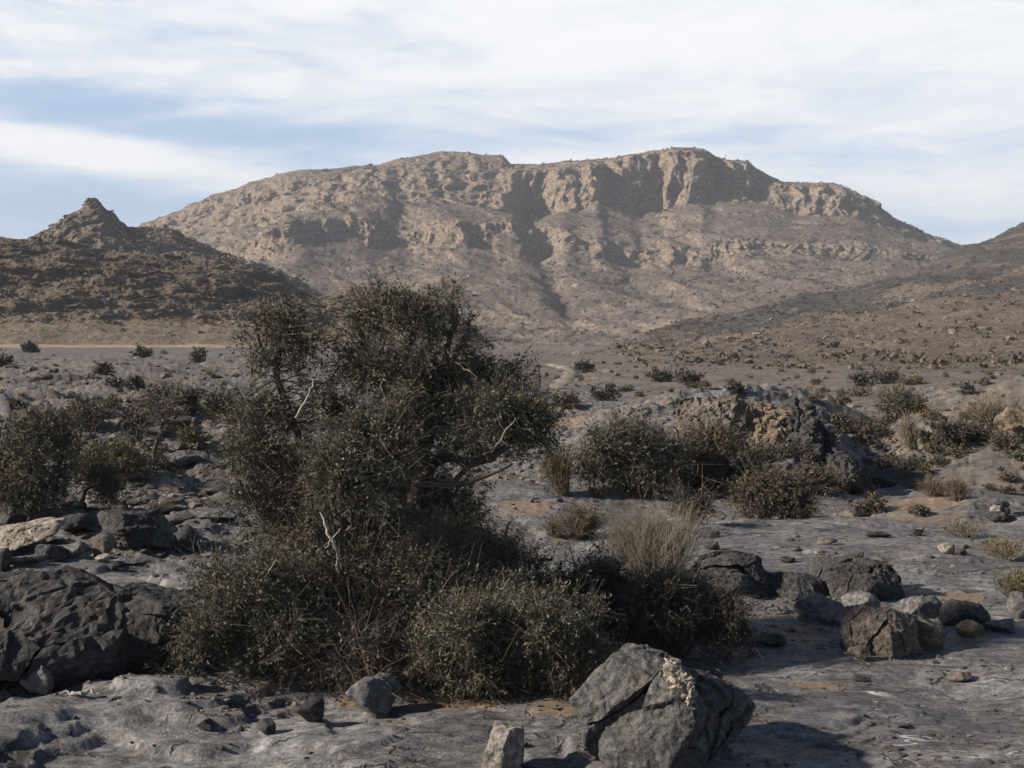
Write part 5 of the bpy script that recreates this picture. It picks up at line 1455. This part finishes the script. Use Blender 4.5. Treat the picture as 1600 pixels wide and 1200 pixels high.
scatter_hill(P_SLOPE, 22, 215, 150, 0.7, 1.7, 'small dark bush, one of many dotted over the brown slope', 'bushes dotted over the brown slope', 1.0)
for k in range(150):
    px, py = ((rs.uniform(-40, 420), rs.uniform(552, 735)), (rs.uniform(830, 1640), rs.uniform(575, 765)), (rs.uniform(960, 1640), rs.uniform(562, 625)))[k % 3]
    if 820 < px < 1240 and py > 690: continue
    p = hit(px, py)
    put_bush(p, (rs.uniform(10, 24)) / F * p[1] * (1.0 if py > 600 else .7), 'small scrubby bush, one of many across the rubble plain', 'bushes across the rubble plain', True)
for k in range(80):
    px, py = (rs.uniform(1250, 1640), rs.uniform(600, 775)) if k % 4 else (rs.uniform(60, 420), rs.uniform(600, 740))
    p = hit(px, py)
    put_bush(p, rs.uniform(14, 42) / F * p[1], 'shrubby bush, one of many in the gully and on the rough banks', 'bushes in the gully and on the banks', True)


def scrub_mass(name, P, r0, r1, n, s0, s1, seed, leaf, label):
    q = np.random.RandomState(seed); nr, nc = P.shape[:2]
    pts = P[q.randint(r0, r1, n), q.randint(0, nc, n)]
    size = q.uniform(s0, s1, n) * np.where(q.rand(n) < 0.1, 1.6, 1.0)
    k = 12
    v = q.normal(size=(n, k, 3)); v[..., 2] = np.abs(v[..., 2])
    c = pts[:, None] + v * size[:, None, None] * (.34, .34, .30)
    a = q.normal(size=(n, k, 3)); a /= np.linalg.norm(a, axis=-1, keepdims=True); b = np.cross(a, q.normal(size=(n, k, 3))); b /= np.linalg.norm(b, axis=-1, keepdims=True)
    s = (size[:, None] * q.uniform(.22, .42, (n, k)))[..., None]
    Q = np.stack([c - a * s, c + b * s * .7, c + a * s, c - b * s * .7], 2).reshape(-1, 4, 3)
    tag(link(name, soup_mesh(name, Q, leaf)), label, 'scrub', kind='stuff')


scrub_mass('mountain_scrub', P_MOUNT, 30, 305, 3600, 1.2, 2.8, 3, LEAFD, 'countless dark bushes sprinkled over the mountain')
scrub_mass('hill_scrub', P_DARK, 50, 170, 700, 0.6, 1.3, 4, LEAFD, 'countless dark bushes sprinkled over the rocky hill')
scrub_mass('cone_scrub', P_CONE, 50, 170, 600, 1.0, 2.2, 5, LEAFD, 'countless dark bushes sprinkled over the pointed hill')
scrub_mass('slope_scrub', P_SLOPE, 24, 395, 3600, 0.4, 1.1, 6, LEAFB, 'countless small bushes and dry plants over the brown slope')


def hill_rubble(name, P, r0, r1, n, s0, sh, smax, mat, seed, label):
    q = np.random.RandomState(seed); nr, nc = P.shape[:2]
    pts = P[q.randint(r0, r1, n), q.randint(0, nc, n)]
    rubble(name, pts, np.minimum(q.gamma(1.5, sh, n) + s0, smax), mat, seed, label)


RUBH = rock_mat('tan_rubble', (0.15, 0.12, 0.10), (0.23, 0.185, 0.15), (0.34, 0.29, 0.24), 0.6, 0.1, 0.2)
RUBD = rock_mat('dark_rubble', (0.095, 0.076, 0.060), (0.155, 0.124, 0.092), (0.20, 0.165, 0.12), 0.5, 0.2, 0.1)
hill_rubble('mountain_rubble', P_MOUNT, 30, 290, 3600, 0.7, 0.6, 4.0, RUBH, 13, 'fallen blocks strewn over the mountain flanks')
hill_rubble('hill_rubble', P_DARK, 30, 175, 2200, 0.3, 0.25, 1.8, RUBD, 14, 'broken dark blocks strewn over the rocky hill')
hill_rubble('slope_rubble', P_SLOPE, 80, 280, 1500, 0.4, 0.45, 3.0, RUBH, 15, 'loose stones strewn over the brown slope')

# ------------------------------------------------------------------ the thin haze of the valley


def haze():
    bm = bmesh.new(); bmesh.ops.create_cube(bm, size=1.0)
    me = bpy.data.meshes.new('haze'); bm.to_mesh(me); bm.free()
    m, N = newmat('thin_haze')
    v = N.n('ShaderNodeVolumePrincipled', {'Color': (0.80, 0.85, 0.95, 1), 'Density': 0.00016, 'Anisotropy': 0.0})
    N.n('ShaderNodeOutputMaterial', {'Volume': v.outputs[0]})
    me.materials.append(m)
    o = link('haze', me, None, (0, 0, 112)); o.scale = (6600, 6600, 262)
    tag(o, 'thin pale haze in the air over the valley', 'haze', kind='stuff')


HAZE = True
if HAZE: haze()
